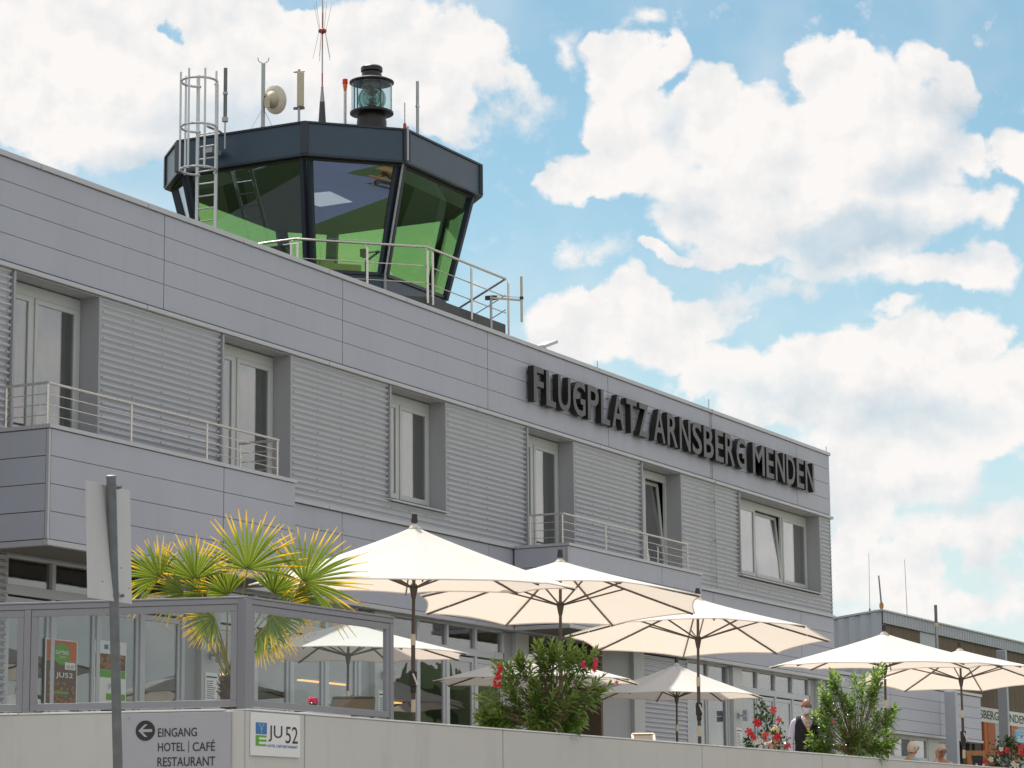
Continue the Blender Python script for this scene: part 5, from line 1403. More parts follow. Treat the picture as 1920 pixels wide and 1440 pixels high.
# trapezoid sheet fascia: ribs in the mesh
def trapsheet(p0, u, n, L, z0, z1f, pitch=.32, dep=.05):
    b = MB(); k = int(L / pitch); vs_ = []
    prof = []
    for i in range(k):
        for f_, d_ in ((0, 0), (.35, 0), (.45, dep), (.9, dep)): prof.append((i * pitch + f_ * pitch, d_))
    for l, d_ in prof:
        p = p0 + u * l + n * d_; vs_ += [(p.x, p.y, z0(l) if callable(z0) else z0), (p.x, p.y, z1f(l))]
    b.faces(vs_, [(2 * i, 2 * i + 2, 2 * i + 3, 2 * i + 1) for i in range(len(prof) - 1)]); return b
X_, Y_ = Vector((1, 0, 0)), Vector((0, 1, 0))
trapsheet(Vector((HX, HY, 0)), X_, -Y_, 45, HB, lambda l: HZ - .06, .32, .04).build('fascia_sheet', M['hangar'], hg, smooth='open')
MB().box(HX - .06, xe, HY - .09, HY + .3, HZ - .055, HZ).build('roof_edge', M['trim'], hg)
trapsheet(Vector((HX, HY + .05, 0)), Y_, -X_, 22, GZ, lambda l: HZ - .07 - l * .115, .42, .06).build('gable_sheet', M['hangar'], hg, smooth='open')
b = MB(); b.hexa([(HX - .09, HY, HZ - .05), (HX + .2, HY, HZ - .05), (HX + .2, HY + 22, HZ - 2.58), (HX - .09, HY + 22, HZ - 2.58), (HX - .09, HY, HZ + .02), (HX + .2, HY, HZ + .02), (HX + .2, HY + 22, HZ - 2.51), (HX - .09, HY + 22, HZ - 2.51)])
b.build('gable_trim', M['hangar'], hg)
b = MB(); b.hexa([(HX + .21, HY + .31, HZ - .12), (xe, HY + .31, HZ - .12), (xe, HY + 22, HZ - 2.62), (HX + .21, HY + 22, HZ - 2.62), (HX + .21, HY + .31, HZ - .04), (xe, HY + .31, HZ - .04), (xe, HY + 22, HZ - 2.54), (HX + .21, HY + 22, HZ - 2.54)]); b.build('roof', M['hangar'], hg)
ZS0, ZS1 = onY(1840, 1353, HY).z, onY(1838, 1325, HY).z
b = MB(); b2_ = MB(); x = HX + .55; rg = random.Random(2)
while x < xe:
    if not (HX + 4.2 < x < HX + 6.2): (b if x < HX + 5 else b2_).box(x, x + .245, HY + .06 + rg.uniform(0, .012), HY + .1, ZS1, HB)
    x += .25
b.build('timber_cladding', M['wood'], hg); b2_.build('timber_cladding', M['wood'], hg)
MB().box(HX + .1, xe, HY + .11, HY + .3, GZ, HB).build('back_wall', M['dark'], hg)
b = MB().box(HX + 4.2, HX + 6.2, HY + .05, HY + .1, ZS1 + .4, HB); b.build('window', M['hangar'], hg)
bx0 = onY(1770, 1340, HY).x
band = MB().box(bx0, xe, HY - .02, HY + .06, ZS0, ZS1 - .004).build('name_band', M['white'], hg)
yN = HY - .024
def nx(x): return onY(x, 1345, yN).x
zl0, zl1 = ZS0 + (ZS1 - ZS0) * .22, ZS0 + (ZS1 - ZS0) * .80
text_mesh('ARNSBERG-MENDEN', nx(1924.5) - nx(1811), zl1 - zl0, (nx(1811), yN, zl0), X_, Zv, ext=.004, bold=.012, un=-Y_).build('lettering', M['ink'], hg)
nxx = lambda x: onY(x, 1390, HY).x
for a, c, mt in [(1828, 1840, 'dark'), (1845, 1851, 'orange'), (1852, 1866, 'orange'), (1867, 1888, 'hangar'), (1896, 1908, 'orange'), (1908.5, 1935, 'hangar')]:
    MB().box(nxx(a), nxx(c), HY - (.0 if mt != 'orange' else .03), HY + .06, GZ, ZS0 - .004).build('door_panel', M[mt], hg)
xb_ = onY(1893, 1345, HY - .75).x; MB().box(xb_ - .24, xb_, HY - .75, HY - .37, GZ, HB - .2).build('pillar', M['hangar'], hg, bevel=.01)
xb_ = onY(1797, 1345, YF - .6).x; MB().box(xb_ - .24, xb_, YF - .6, YF - .24, GZ, 5.2).build('pillar', M['hangar'], an, bevel=.01)
# aerials on the hangar
for i, (x0, y0, x1, y1, r, lab) in enumerate([(1631, 1150, 1629, 1037, .012, 'hair thin tall whip aerial leftmost above the hangar gable'), (1703, 1195, 1696, 1049, .014, 'tall thin whip aerial leaning left in front of the hangar fascia')]):
    p0, p1 = far(x0, y0, 104), far(x1, y1, 104)
    MBo = MB().tube([p0, p1], [r, r * .6], 5).lathe([(.04, -.1), (.04, .15), (.02, .2)], p0, 8)
    tag(MBo.build('whip_aerial', M['galvpole'], loc=tuple(p0)), lab, 'antenna', 'aerials above the hangar')
p0, p1 = far(1655, 1160, 103), far(1647.5, 1079, 103); pm = p0.lerp(p1, .30)
t = thing('whip_aerial', 'short thick dark aerial with coil at the hangar corner', 'antenna', tuple(p0), 'aerials above the hangar')
MB().tube([p0, pm], .03, 8).build('stem', M['galvpole'], t, smooth=True); MB().tube([pm, p1], [.036, .028], 8).build('whip', M['galvpole'], t, smooth=True)
MB().lathe([(.04, -.14), (.085, -.06), (.085, .06), (.04, .14)], pm, 10).build('coil', M['oak'], t, smooth=True)
p0, p1 = far(1757, 1215, 100), far(1756, 1133, 100); pm = far(1756, 1171, 100); p1.x, p1.y = p0.x, p0.y
t = thing('tube_aerial', 'thick grey tube aerial with yellowish collar before the hangar fascia', 'antenna', tuple(p0), 'aerials above the hangar')
MB().tube([p0 - Zv * 1.5, (p0.x, p0.y, pm.z)], .065, 10).build('pole', M['galv'], t, smooth=True); MB().tube([(p0.x, p0.y, pm.z), p1], .06, 10).build('radome', M['galvpole'], t, smooth=True)
MB().lathe([(.085, -.07), (.085, .07)], (p0.x, p0.y, pm.z), 10).build('collar', M['cream'], t)

# ------------------------------------------------------------------ fittings on the ground floor front
def lamp(xc, z, y, label):
    t = thing('wall_lamp', label, 'wall lamp', (xc, y, z), 'cube lamps on the columns')
    MB().box(xc - .05, xc + .05, y - .035, y, z - .07, z + .07).build('bracket', M['galv'], t)
    MB().box(xc - .02, xc + .02, y - .14, y - .036, z - .02, z + .02).build('arm', M['galv'], t)
    for s_ in (-1, 1): MB().box(xc - .065, xc + .065, y - .27, y - .141, z + .075 * s_ - .065, z + .075 * s_ + .065).build('lamp_cube', M['panel'], t, bevel=.008)
yc = YG - .142
def boardsign(xc, z, label, y=None):
    y = y or yc
    t = thing('menu_board', label, 'notice', (xc, y, z), 'menu notices on the columns')
    MB().box(xc - .2, xc + .2, y - .012, y, z - .28, z + .28).build('sheet', M['white'], t)
    MB().box(xc - .17, xc + .17, y - .016, y - .0125, z + .19, z + .215).build('header', M['ink'], t)
    rg = random.Random(int(xc)); b = MB()
    for k in range(9): b.box(xc - .15, xc - .15 + rg.uniform(.16, .3), y - .015, y - .0125, z + .12 - k * .038, z + .135 - k * .038)
    b.build('printed_lines', M['galvpole'], t); MB().box(xc - .18, xc + .18, y - .018, y - .0125, z - .275, z - .255).build('clip_rail', M['galvpole'], t)
LAMPZ, NOTZ = onY(388, 1228, yc).z, onY(388, 1290, yc).z
names = {0: None}
for k in range(-1, 6):
    xc = 41.24 + 6.26 * k
    if k in (0, 1, 4): 
        lamp(xc - .02, LAMPZ, yc, {0: 'double cube wall lamp on the white column left of the palm trunk', 1: 'double cube wall lamp on the column behind the right windbreak pane', 4: 'double cube wall lamp on the column left of the flowering plant'}[k])
        boardsign(xc + .0, NOTZ, {0: 'white framed menu notice on the white column left of the palm trunk', 1: 'white framed menu notice on the column behind the right windbreak pane', 4: 'white framed menu notice on the column left of the flowering plant'}[k])
# posters behind the door glass
def poster(x0, x1, z0, z1, label):
    y = YG - .012
    t = thing('poster', label, 'poster', ((x0 + x1) / 2, y, z0))
    MB().box(x0, x1, y - .006, y, z0, z1).build('sheet', M['white'], t)
    return t, y - .0065
P_ = lambda x, y: onY(x, y, YG - .012)
x0, x1 = P_(84, 1260).x, P_(144, 1260).x; z1, z0 = P_(110, 1199).z, P_(110, 1322).z
t, y = poster(x0, x1, z0, z1, 'orange and green poster with the word GAMBAS on the restaurant door'); w_, h_ = x1 - x0, z1 - z0
def pr_(t, name, m_, u0, u1, v0, v1, y, k=0): return MB().box(x0 + w_ * u0, x0 + w_ * u1, y - .003 - k * .002, y - k * .002, z0 + h_ * v0, z0 + h_ * v1).build(name, m_, t)
def disc(t, name, m_, u, v, ru, rv, y, k):
    n = 28; pts = [Vector((x0 + w_ * (u + ru * math.cos(6.2832 * i / n)), y - .002 * k, z0 + h_ * (v + rv * math.sin(6.2832 * i / n)))) for i in range(n)]
    b = MB(); poly3(b, pts, Vector((0, -1, 0)), .002); return b.build(name, m_, t)
pr_(t, 'orange_field', M['orange'], .03, .97, .68, .985, y); pr_(t, 'photo_field', M['wood'], .03, .97, .015, .675, y)
disc(t, 'green_disc', M['inkgreen'], .5, .78, .25, .165, y, 2)
b = MB()
rg = random.Random(8)
for i in range(60):
    u, v = rg.uniform(.08, .92), rg.uniform(.04, .34); r = rg.uniform(.02, .05); n = 7
    poly3(b, [Vector((x0 + w_ * (u + r * math.cos(6.28 * j / n)), y - .0045 - i * .00005, z0 + h_ * (v + r * .5 * math.sin(6.28 * j / n)))) for j in range(n)], Vector((0, -1, 0)), .001)
b.build('food_picture', M['oak'], t); pr_(t, 'green_stripe', M['inkgreen'], .3, .72, .17, .21, y, 4)
pr_(t, 'date_box', M['white'], .60, .93, .55, .66, y, 3)
for txt, u0, u1, v0, v1, mt in [('GAMBAS', .30, .70, .775, .835, 'white'), ('TAGE', .42, .60, .72, .75, 'white'), ('02.07', .65, .90, .57, .62, 'redpaint'), ('JU52', .32, .85, .40, .50, 'white')]:
    text_mesh(txt, w_ * (u1 - u0), h_ * (v1 - v0), (x0 + w_ * u0, y - .0085, z0 + h_ * v0), X_, Zv, ext=.002, bold=.01, un=-Y_).build('lettering', M[mt], t)
pr_(t, 'logo', M['white'], .13, .27, .40, .51, y, 3)
x0, x1 = P_(176, 1260).x, P_(236, 1260).x; z1, z0 = P_(205, 1202).z, P_(205, 1325).z
t, y = poster(x0, x1, z0, z1, 'white and green poster half hidden behind the sign post'); w_, h_ = x1 - x0, z1 - z0
pr_(t, 'photo_field', M['wood'], .03, .97, .56, .80, y); pr_(t, 'green_stripe', M['inkgreen'], .03, .97, .44, .555, y); pr_(t, 'green_box', M['inkgreen'], .38, .97, .10, .20, y)
pr_(t, 'logo', M['inkblue'], .30, .42, .87, .94, y)
b = MB()
for i in range(40):
    u, v = rg.uniform(.12, .88), rg.uniform(.58, .78); r = rg.uniform(.03, .06)
    poly3(b, [Vector((x0 + w_ * (u + r * math.cos(.9 * j)), y - .0045 - i * .00005, z0 + h_ * (v + r * .45 * math.sin(.9 * j)))) for j in range(7)], Vector((0, -1, 0)), .001)
b.build('food_picture', M['oak'], t)
for txt, u0, u1, v0, v1, mt in [('JU52', .46, .80, .87, .94, 'ink'), ('JU52', .42, .80, .26, .35, 'signgrey')]:
    text_mesh(txt, w_ * (u1 - u0), h_ * (v1 - v0), (x0 + w_ * u0, y - .0055, z0 + h_ * v0), X_, Zv, ext=.002, un=-Y_).build('lettering', M[mt], t)
# slanted boards on stands
def stand(x, y, w_, label, m_top, back):
    d = sight(x, y); P = CN - NW_ * back; k = P.dot(NW_) / d.dot(NW_); c = Vector((d.x * k, d.y * k, 0)); z = zsolve(c, y)
    t = thing('menu_stand', label, 'stand', (c.x, c.y, FZ))
    MB().bar((c.x, c.y, FZ), (c.x, c.y, z - .03), .07).build('pole', M['black'], t); MB().obox((c.x, c.y, FZ + .02), RIGHT, FWD, Zv, .25, .2, .02).build('foot', M['black'], t)
    sl_ = (FWD * .8 + Zv * .45).normalized(); b = MB().obox((c.x, c.y, z), RIGHT, sl_, RIGHT.cross(sl_), w_ / 2, .22, .02); b.build('board', M['wood'], t)
    b = MB(); nn = RIGHT.cross(sl_) * .04
    for s_ in (-1, 1): b.obox(Vector((c.x, c.y, z)) + RIGHT * s_ * w_ / 2 - nn * .3, RIGHT, sl_, RIGHT.cross(sl_), .02, .24, .035)
    b.obox(Vector((c.x, c.y, z)) + sl_ * .23, RIGHT, sl_, RIGHT.cross(sl_), w_ / 2, .02, .035); b.build('rim', m_top, t)
stand(661, 1326, .52, 'dark brown slanted menu stand behind the right windbreak pane', M['plinth'], 1.6)
stand(1207, 1391, .34, 'slanted menu stand with a beige upper edge left of the third parasol pole', M['cream'], 2.2)
# A-board
d = sight(1829, 1425); P = CN - NW_ * 1.1; k = P.dot(NW_) / d.dot(NW_); c = Vector((d.x * k, d.y * k, FZ)); Da = (CR @ c).z; s1 = Da / FPX
t = thing('chalkboard', 'oak framed chalkboard A-stand with white chalk drawing near the right edge', 'chalkboard', tuple(c))
zt = zsolve(c, 1405); wd = 16.5 * s1; U_ = (RIGHT * .93 + FWD * .35).normalized(); N_ = Vector((U_.y, -U_.x, 0)); 
if N_.dot(FWD) > 0: N_ = -N_
for s_ in (1, -1):
    up_ = (Zv - N_ * .22 * s_).normalized(); H_ = zt - FZ; nn = U_.cross(up_)
    org_ = Vector((c.x, c.y, FZ)) + N_ * (.22 * H_ * s_ + .02 * s_)
    b = MB()
    for q in (-1, 1): b.obox(org_ + U_ * q * wd + up_ * H_ / 2, U_, up_, nn, .045, H_ / 2, .018)
    b.obox(org_ + up_ * (H_ - .05), U_, up_, nn, wd - .046, .05, .018); b.obox(org_ + up_ * .3, U_, up_, nn, wd - .046, .05, .018)
    b.build('frame', M['oak'], t, bevel=.004)
    MB().obox(org_ + up_ * (H_ * .5 + .12), U_, up_, nn, wd - .047, H_ / 2 - .22, .006).build('board', M['chalk'], t)
    if s_ == 1:
        nf = nn if nn.dot(FWD) < 0 else -nn
        b = MB(); o_ = org_ + up_ * (H_ - .42) + nf * .012
        for pts in [[(-.10, -.12), (-.02, -.02), (.08, -.06)], [(-.02, -.02), (-.04, .16)], [(.05, -.02), (.13, .16)], [(-.12, -.16), (.05, -.18), (.1, -.1)]]:
            b.tube([o_ + U_ * u + up_ * v for u, v in pts], .022, 6)
        b.build('chalk_drawing', M['chalkwhite'], t)
# blue and red information board at the right edge
xa, xb_ = nxx(1903), nxx(1945)
YI = HY - 3
xa, xb_ = onY(1903, 1380, YI).x, onY(1945, 1380, YI).x
t = thing('information_board', 'blue information board with white lettering and red lower field at the right edge', 'sign', (xa + 1, YI, GZ))
za, zb_, zc_ = onY(1908, 1369, YI).z, onY(1908, 1393, YI).z, onY(1908, 1412, YI).z
MB().box(xa, xb_, YI - .03, YI + .03, zb_ + .004, za).build('blue_panel', M['inkblue'] if False else M['inklight'], t, bevel=.02); MB().box(xa, xb_, YI - .03, YI + .03, zc_, zb_).build('red_panel', M['petalred'], t, bevel=.02)
MB().bar((xa + .3, YI + .06, GZ), (xa + .3, YI + .06, zb_), .06).build('post', M['galv'], t)
h_ = za - zb_
text_mesh('WILLKOMMEN', 2.1, h_ * .16, (xa + .2, YI - .034, za - h_ * .34), X_, Zv, ext=.003, un=-Y_).build('lettering', M['white'], t)
b = MB()
for k, q in enumerate((.55, .72, .86)): b.box(xa + .22, xa + .22 + (1.8, 1.2, 1.6)[k], YI - .034, YI - .031, za - h_ * q - .02, za - h_ * q + .02)
b.build('small_print', M['white'], t)

# ------------------------------------------------------------------ people
def skin_mesh(chains, sub=2):
    """chains: lists of (co, radius) sharing points by identity of rounded coordinates"""
    vs_, rs, es, ix = [], [], [], {}
    def vid(p, r):
        k = tuple(round(q, 4) for q in p)
        if k not in ix: ix[k] = len(vs_); vs_.append(tuple(p)); rs.append(r)
        return ix[k]
    for ch in chains:
        ids = [vid(p, r) for p, r in ch]; es += list(zip(ids[:-1], ids[1:]))
    me = bpy.data.meshes.new('tmp'); me.from_pydata(vs_, es, []); o = bpy.data.objects.new('tmp', me); COL.objects.link(o)
    md = o.modifiers.new('skin', 'SKIN'); md.use_smooth_shade = True
    for i, r in enumerate(rs):
        sv = me.skin_vertices[0].data[i]; rr = r if isinstance(r, tuple) else (r, r); sv.radius = rr; sv.use_root = i == 0
    s2 = o.modifiers.new('sub', 'SUBSURF'); s2.levels = sub; s2.render_levels = sub
    dg = bpy.context.evaluated_depsgraph_get(); dg.update()
    m2 = bpy.data.meshes.new_from_object(o.evaluated_get(dg))
    b = MB(); b.faces([v.co.copy() for v in m2.vertices], [tuple(p.vertices) for p in m2.polygons])
    bpy.data.objects.remove(o); bpy.data.meshes.remove(me); bpy.data.meshes.remove(m2)
    return b
def head_mesh(b, c, f, tilt, s=1.0):
    """head of real size (h 0.23) facing f"""
    f = Vector(f); f.z = 0; f.normalize(); r = Vector((f.y, -f.x, 0)); up = Vector((0, 0, 1)); R_ = Matrix.Rotation(tilt, 3, r)
    NU, NV = 26, 18; vs_ = []
    for i in range(NV + 1):
        th = math.pi * i / NV
        for j in range(NU):
            ph = 2 * math.pi * j / NU
            x, y, z = math.sin(th) * math.sin(ph), math.sin(th) * math.cos(ph), math.cos(th)   # y forward
            X, Yv, Z = x * .076, y * .098, z * .118
            if z < 0: X *= 1 - .32 * (-z) ** 1.2; Yv *= 1 - .16 * (-z); Yv += .012 * (-z)
            if y > .3 and abs(x) < .35:
                Yv += .024 * math.exp(-((z + .12) / .16) ** 2) * math.exp(-(x / .14) ** 2)      # nose
                Yv += .006 * math.exp(-((z + .52) / .10) ** 2) * math.exp(-(x / .25) ** 2)      # lips
            if y > .3: Yv -= .010 * math.exp(-((z - .06) / .12) ** 2) * math.exp(-((abs(x) - .36) / .16) ** 2)  # sockets
            if z > .1 and y > .2: Yv += .004 * math.exp(-((z - .22) / .07) ** 2)
            vs_.append(Vector(c) + s * (R_ @ (r * X + f * Yv + up * Z)))
    fs = [(i * NU + j, i * NU + (j + 1) % NU, (i + 1) * NU + (j + 1) % NU, (i + 1) * NU + j) for i in range(NV) for j in range(NU)]
    b.faces(vs_, fs)
    for s_ in (-1, 1):       # ears
        e = Vector(c) + s * (R_ @ (r * .076 * s_ - f * .008 + up * -.006)); b.lathe([(.004, -.033), (.016, -.02), (.020, .005), (.016, .026), (.004, .034)], e, 8, R_ @ (up * 1.0 - f * .2))
    P = lambda x, y, z: Vector(c) + s * (R_ @ (r * x + f * y + up * z))
    return P, R_, r, f
def hand_chain(w, d, side, up=Vector((0, 0, 1)), curl=.5):
    """palm and five fingers as one skinned set; w wrist, d pointing along the hand, side towards the thumb"""
    d = d.normalized(); side = (side - d * side.dot(d)).normalized(); n = d.cross(side); ch = []
    palm = w + d * .075; ch.append([(w, .024), (w + d * .04, (.026, .017)), (palm, (.036, .014))])
    for k, (off, L) in enumerate([(.030, .072), (.010, .08), (-.010, .074), (-.030, .058)]):
        k0 = palm + side * off + d * .012; p1 = k0 + d * L * .45 + n * .004; p2 = p1 + (d * math.cos(curl) + n * math.sin(curl)) * L * .32; p3 = p2 + (d * math.cos(2 * curl) + n * math.sin(2 * curl)) * L * .26
        ch.append([(palm, (.036, .014)), (k0, .010), (p1, .009), (p2, .0085), (p3, .007)])
    t0 = w + d * .03 + side * .03; ch.append([(w + d * .04, (.026, .017)), (t0, .013), (t0 + (d + side * .8).normalized() * .035, .011), (t0 + (d + side * .8).normalized() * .035 + (d + side * .2).normalized() * .03, .009)])
    return ch
def person(base, fdir, label, H=1.78, seat=None, skin='skin', hair=None, top='shirt', bottom='trousers', waiter=False, glasses=True, lean=0.0, tilt=0.0, turn=0.0, chin_hand=False, group=None):
    f = Vector(fdir); f.z = 0; f.normalize(); r = Vector((f.y, -f.x, 0)); up = Vector((0, 0, 1)); k = H / 1.78
    t = thing('person', label, 'person', tuple(base), group)
    hipz = .93 * k if seat is None else seat + .10
    B = Vector(base)
    Q = lambda x, y, z: B + r * x + f * y + up * z
    hip = Q(0, 0, hipz); ln = lambda z: lean * (z - hipz)
    waist = Q(0, .01 + ln(hipz + .17), hipz + .17 * k); chest = Q(0, .015 + ln(hipz + .36), hipz + .36 * k); sh = Q(0, ln(hipz + .50), hipz + .50 * k); neck = Q(0, .012 + ln(hipz + .58), hipz + .57 * k); jaw = Q(0, .03 + ln(hipz + .63), hipz + .635 * k)
    ch = [[(hip, (.155 * k, .105 * k)), (waist, (.145 * k, .10 * k)), (chest, (.165 * k, .115 * k)), (sh, (.13 * k, .085 * k)), (neck, .056), (jaw, .052)]]
    arms = []; legs = []
    for s_ in (-1, 1):
        S = sh + r * .185 * s_ * k - up * .03
        if chin_hand and s_ == 1: E_, W_h = S + f * .20 - up * .22 + r * .03, jaw + f * .10 + r * .14 - up * .04
        elif seat is None: E_, W_h = S - up * .29 * k + r * .055 * s_ - f * .02, S - up * .54 * k + r * .06 * s_ + f * .07
        else: E_, W_h = S - up * .27 * k + r * .05 * s_ + f * .05, S - up * .34 * k + f * .30
        arms.append((s_, S, E_, W_h)); ch.append([(sh, (.13 * k, .085 * k)), (S, .062), (S.lerp(E_, .5), .052), (E_, .043), (E_.lerp(W_h, .5), .038), (W_h, .027)])
        Hh = hip + r * .095 * s_ - up * .06
        if seat is None: K, A, T = Q(.10 * s_, .02, .50 * k), Q(.11 * s_, 0, .09), Q(.13 * s_, .18, .035)
        else: K, A, T = Q(.14 * s_, .44, seat + .05), Q(.14 * s_, .42, .09), Q(.15 * s_, .60, .035)
        legs.append((Hh, K, A, T)); ch.append([(hip, (.155 * k, .105 * k)), (Hh, .085), (Hh.lerp(K, .5), .075), (K, .056), (K.lerp(A, .45), .052), (A, .036), (T, .03)])
    body = skin_mesh(ch)
    hb = MB()
    fd = (Matrix.Rotation(turn, 3, 'Z') @ f)
    hc = jaw + up * .085 * k + fd * .02
    P, R_, hr_, hf = head_mesh(hb, hc, fd, tilt)
    hands = [skin_mesh(hand_chain(W_h, (W_h - E_), f if seat is None else -r * s_)) for s_, S, E_, W_h in arms]
    bo = join(body, hb, *hands).build('body', M[skin], t, smooth=True)
    # clothes: slightly fuller skins over torso, arms and legs
    g = .014
    cl = [[(hip - up * .05, (.165 * k, .118 * k)), (waist, (.157 * k, .113 * k)), (chest, (.178 * k, .128 * k)), (sh, (.142 * k, .098 * k)), (neck - up * .025, .064)]]
    for s_, S, E_, W_h in arms:
        cl.append([(sh, (.142 * k, .098 * k)), (S, .074), (S.lerp(E_, .5), .066), (E_, .056), (E_.lerp(W_h, .5), .051), (E_.lerp(W_h, .93), .040)])
    skin_mesh(cl).build('shirt', M[top], t, smooth=True)
    cl = []
    for Hh, K, A, T in legs: cl.append([(hip - up * .02, (.168 * k, .12 * k)), (Hh, .098), (Hh.lerp(K, .5), .088), (K, .07), (A + up * .02, .055)])
    skin_mesh(cl).build('trousers', M[bottom], t, smooth=True)
    for Hh, K, A, T in legs: skin_mesh([[(A - up * .03, .045), (T, .042), (T + f * .07, .03)]]).build('shoe', M['black'], t, smooth=True)
    # eyes and glasses
    b = MB()
    for s_ in (-1, 1): b.lathe([(.002, -.010), (.008, -.006), (.010, 0), (.008, .006), (.002, .010)], P(.031 * s_, .080, .008), 8, hf)
    b.build('eyes', M['black'], t, smooth=True)
    if glasses:
        b = MB()
        for s_ in (-1, 1): b.ring(P(.033 * s_, .098, .006), .024, .0035, R_ @ hf, n=18, m=5); b.tube([P(.057 * s_, .095, .012), P(.078 * s_, .0, .012)], .003, 5)
        b.tube([P(-.009, .1, .01), P(.009, .1, .01)], .003, 5); b.build('glasses', M['black'], t, smooth=True)
    if hair:
        b = MB(); NU, NV = 26, 10; vs_ = []; rg = random.Random(int(H * 100))
        for i in range(NV + 1):
            th = math.pi * .60 * i / NV
            for j in range(NU):
                ph = 2 * math.pi * j / NU; fr_ = math.cos(ph)
                thh = th * (1.0 - .42 * max(0, fr_) ** 1.5) * (1.12 if fr_ < 0 else 1)
                k2 = 1.09 + rg.uniform(-.02, .03)
                x, y, z = math.sin(thh) * math.sin(ph), math.sin(thh) * math.cos(ph), math.cos(thh)
                vs_.append(P(x * .076 * k2, y * .098 * k2 - .004, z * .118 * k2))
        b.faces(vs_, [(i * NU + j, i * NU + (j + 1) % NU, (i + 1) * NU + (j + 1) % NU, (i + 1) * NU + j) for i in range(NV) for j in range(NU)])
        b.build('hair', M[hair], t, smooth=True)
    if waiter:
        b = MB(); rows = []
        apex = chest.z - .03; zb0, zt0 = hip.z + .02, sh.z + .075
        prof = [(0, .172, .134), (.25, .165, .128), (.5, .178, .140), (.72, .180, .142), (.86, .172, .130), (.94, .158, .112), (1.0, .125, .080)]
        NR, NA = 26, 40
        for i in range(NR + 1):
            v_ = i / NR; z = zb0 + (zt0 - zb0) * v_
            for (a0_, w0, d0_), (a1_, w1, d1_) in zip(prof[:-1], prof[1:]):
                if a0_ <= v_ <= a1_ + 1e-6: q_ = (v_ - a0_) / (a1_ - a0_); w_ = w0 + (w1 - w0) * q_; d_ = d0_ + (d1_ - d0_) * q_; break
            g_ = max(.0, min(.088, (z - apex) * .46)); th0 = math.asin(min(.95, g_ / (w_ * k))) if g_ > 0 else .012
            row = []
            for j in range(NA + 1):
                th = th0 + (2 * math.pi - 2 * th0) * j / NA
                e_ = 0.8
                sx_, cx_ = math.sin(th), math.cos(th)
                row.append(hip + up * (z - hip.z) + r * math.copysign(abs(sx_) ** e_, sx_) * w_ * k + f * (math.copysign(abs(cx_) ** e_, cx_) * d_ * k + .012))
            rows.append(row)
        vs_ = [p for row in rows for p in row]
        b.faces(vs_, [(i * (NA + 1) + j, i * (NA + 1) + j + 1, (i + 1) * (NA + 1) + j + 1, (i + 1) * (NA + 1) + j) for i in range(NR) for j in range(NA)])
        vo = b.build('waistcoat', M['vest'], t, smooth='open'); so3 = vo.modifiers.new('s', 'SOLIDIFY'); so3.thickness = .006
        b = MB()
        for zz_ in (.03, .12, .21, .29): b.lathe([(.007, -.003), (.007, .003)], hip + up * (apex - hip.z - zz_) + f * (.152 * k), 10, f)
        b.build('buttons', M['black'], t)
        b = MB(); p0 = neck + f * .098 - up * .03; p1 = chest + f * .152 - up * .05
        n_ = 7
        for i in range(n_):
            a, c_ = p0.lerp(p1, i / n_), p0.lerp(p1, (i + 1) / n_); wa, wb = .020 + .018 * i / n_, .020 + .018 * (i + 1) / n_
            if i == n_ - 1: wb = .004
            b.mat(i % 2); b.hexa([a - r * wa, a + r * wa, a + r * wa + f * .014, a - r * wa + f * .014, c_ - r * wb, c_ + r * wb, c_ + r * wb + f * .014, c_ - r * wb + f * .014])
        b.mat(0); b.obox(p0 + up * .005, r, f, up, .024, .014, .018); b.build('necktie', [M['tie'], M['tiestripe']], t)
        b = MB()
        for s_ in (-1, 1): b.hexa([neck + f * .05 - up * .015 + r * .005 * s_, neck + f * .075 - up * .07 + r * .06 * s_, neck + f * .06 - up * .07 + r * .06 * s_, neck + f * .035 - up * .015 + r * .005 * s_, neck + f * .055 + up * .02 + r * .03 * s_, neck + f * .07 - up * .02 + r * .075 * s_, neck + f * .055 - up * .02 + r * .075 * s_, neck + f * .04 + up * .02 + r * .03 * s_])
        b.build('collar', M[top], t)
        # face mask
        b = MB(); NU = 12; NV = 6; vs_ = []
        for i in range(NV + 1):
            v_ = i / NV
            for j in range(NU + 1):
                a = rad(-80 + 160 * j / NU); z = -.022 - .115 * v_
                w2 = (1 - .42 * v_ ** 1.6)
                vs_.append(P(math.sin(a) * .083 * w2, math.cos(a) * (.112 + .022 * math.sin(v_ * 3.14) * math.cos(a) - .02 * v_), z))
        b.faces(vs_, [(i * (NU + 1) + j, i * (NU + 1) + j + 1, (i + 1) * (NU + 1) + j + 1, (i + 1) * (NU + 1) + j) for i in range(NV) for j in range(NU)])
        mk = b.build('face_mask', M['mask'], t, smooth='open'); so2 = mk.modifiers.new('s', 'SOLIDIFY'); so2.thickness = .004
    return t
def behind(xpx, back, z=FZ):
    d = sight(xpx, 1400); P = CN - NW_ * back; k = P.dot(NW_) / d.dot(NW_); return Vector((d.x * k, d.y * k, z))
wb_ = behind(1512, 1.15)
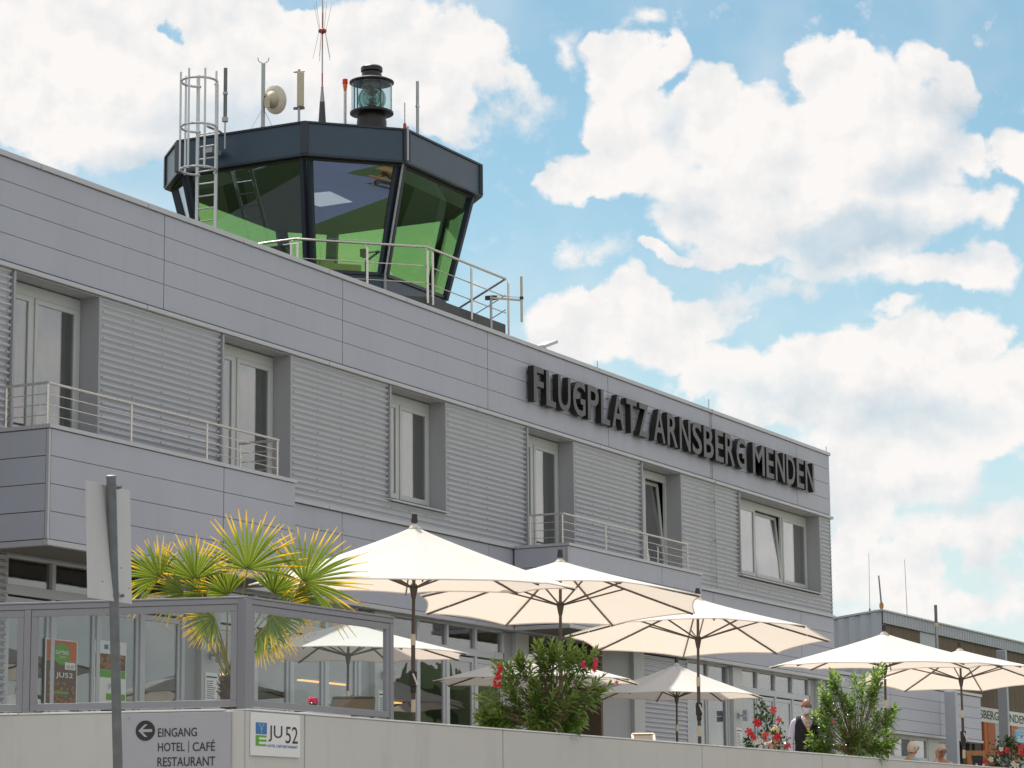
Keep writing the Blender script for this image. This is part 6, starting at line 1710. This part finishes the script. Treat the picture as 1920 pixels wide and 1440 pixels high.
Hw = zsolve(wb_, 1307) - FZ
person(wb_, -FWD + RIGHT * .12, 'bald waiter in black waistcoat, striped tie and white face mask beside the oleander', H=Hw - .01, waiter=True, turn=rad(14), tilt=rad(-8), glasses=True)
def chair(c, f, label):
    f = Vector(f); f.z = 0; f.normalize(); r = Vector((f.y, -f.x, 0)); t = thing('terrace_chair', label, 'chair', tuple(c), 'chairs on the terrace')
    C_ = Vector(c); MB().obox(C_ + Zv * .44, r, f, Zv, .23, .22, .018).build('seat', M['galvpole'], t, bevel=.01)
    MB().obox(C_ + Zv * .68 - f * .23, r, f, Zv, .22, .014, .17).build('backrest', M['galvpole'], t, bevel=.01)
    for a in (-1, 1):
        for q in (-1, 1): MB().bar(C_ + r * .2 * a + f * .19 * q, C_ + r * .2 * a + f * .19 * q + Zv * (.42 if q > 0 else .5), .028).build('leg', M['steel'], t)
def seated(xpx, ytop, back, fdir, seatlabel, **kw):
    b0 = behind(xpx, back); ht = zsolve(b0, ytop) - FZ
    hh = min(1.95, max(1.5, (ht - .56) / .50 * 1.0)) if False else 1.74
    seat = ht - .10 - (.57 + .065 + .085 + .118) * hh / 1.78 - .02
    f = Vector(fdir); cc = b0 - f.normalized() * .0
    ch_ = chair(cc, fdir, seatlabel)
    # stretch the chair to the seat height actually needed
    person(b0, fdir, H=hh, seat=max(.42, seat), **kw)
seated(1707, 1402, .55, RIGHT + FWD * .35, 'terrace chair under the white haired guest', label='white haired seated guest with glasses, head just above the wall, facing right', skin='skinlight', hair='hairwhite', top='bluecloth', bottom='greycloth')
seated(1763, 1405, .6, -FWD + RIGHT * .3, 'terrace chair under the grey haired guest', label='grey haired seated guest with glasses resting a hand by the cheek', skin='skin', hair='hair', top='greycloth', bottom='trousers', tilt=rad(-14), chin_hand=True)
seated(1453, 1359, 2.4, FWD + RIGHT * .2, 'terrace chair under the blond guest', label='blond haired guest seen from behind the red flowering plant', skin='skinlight', hair='hairblond', top='greycloth', bottom='trousers', glasses=False)
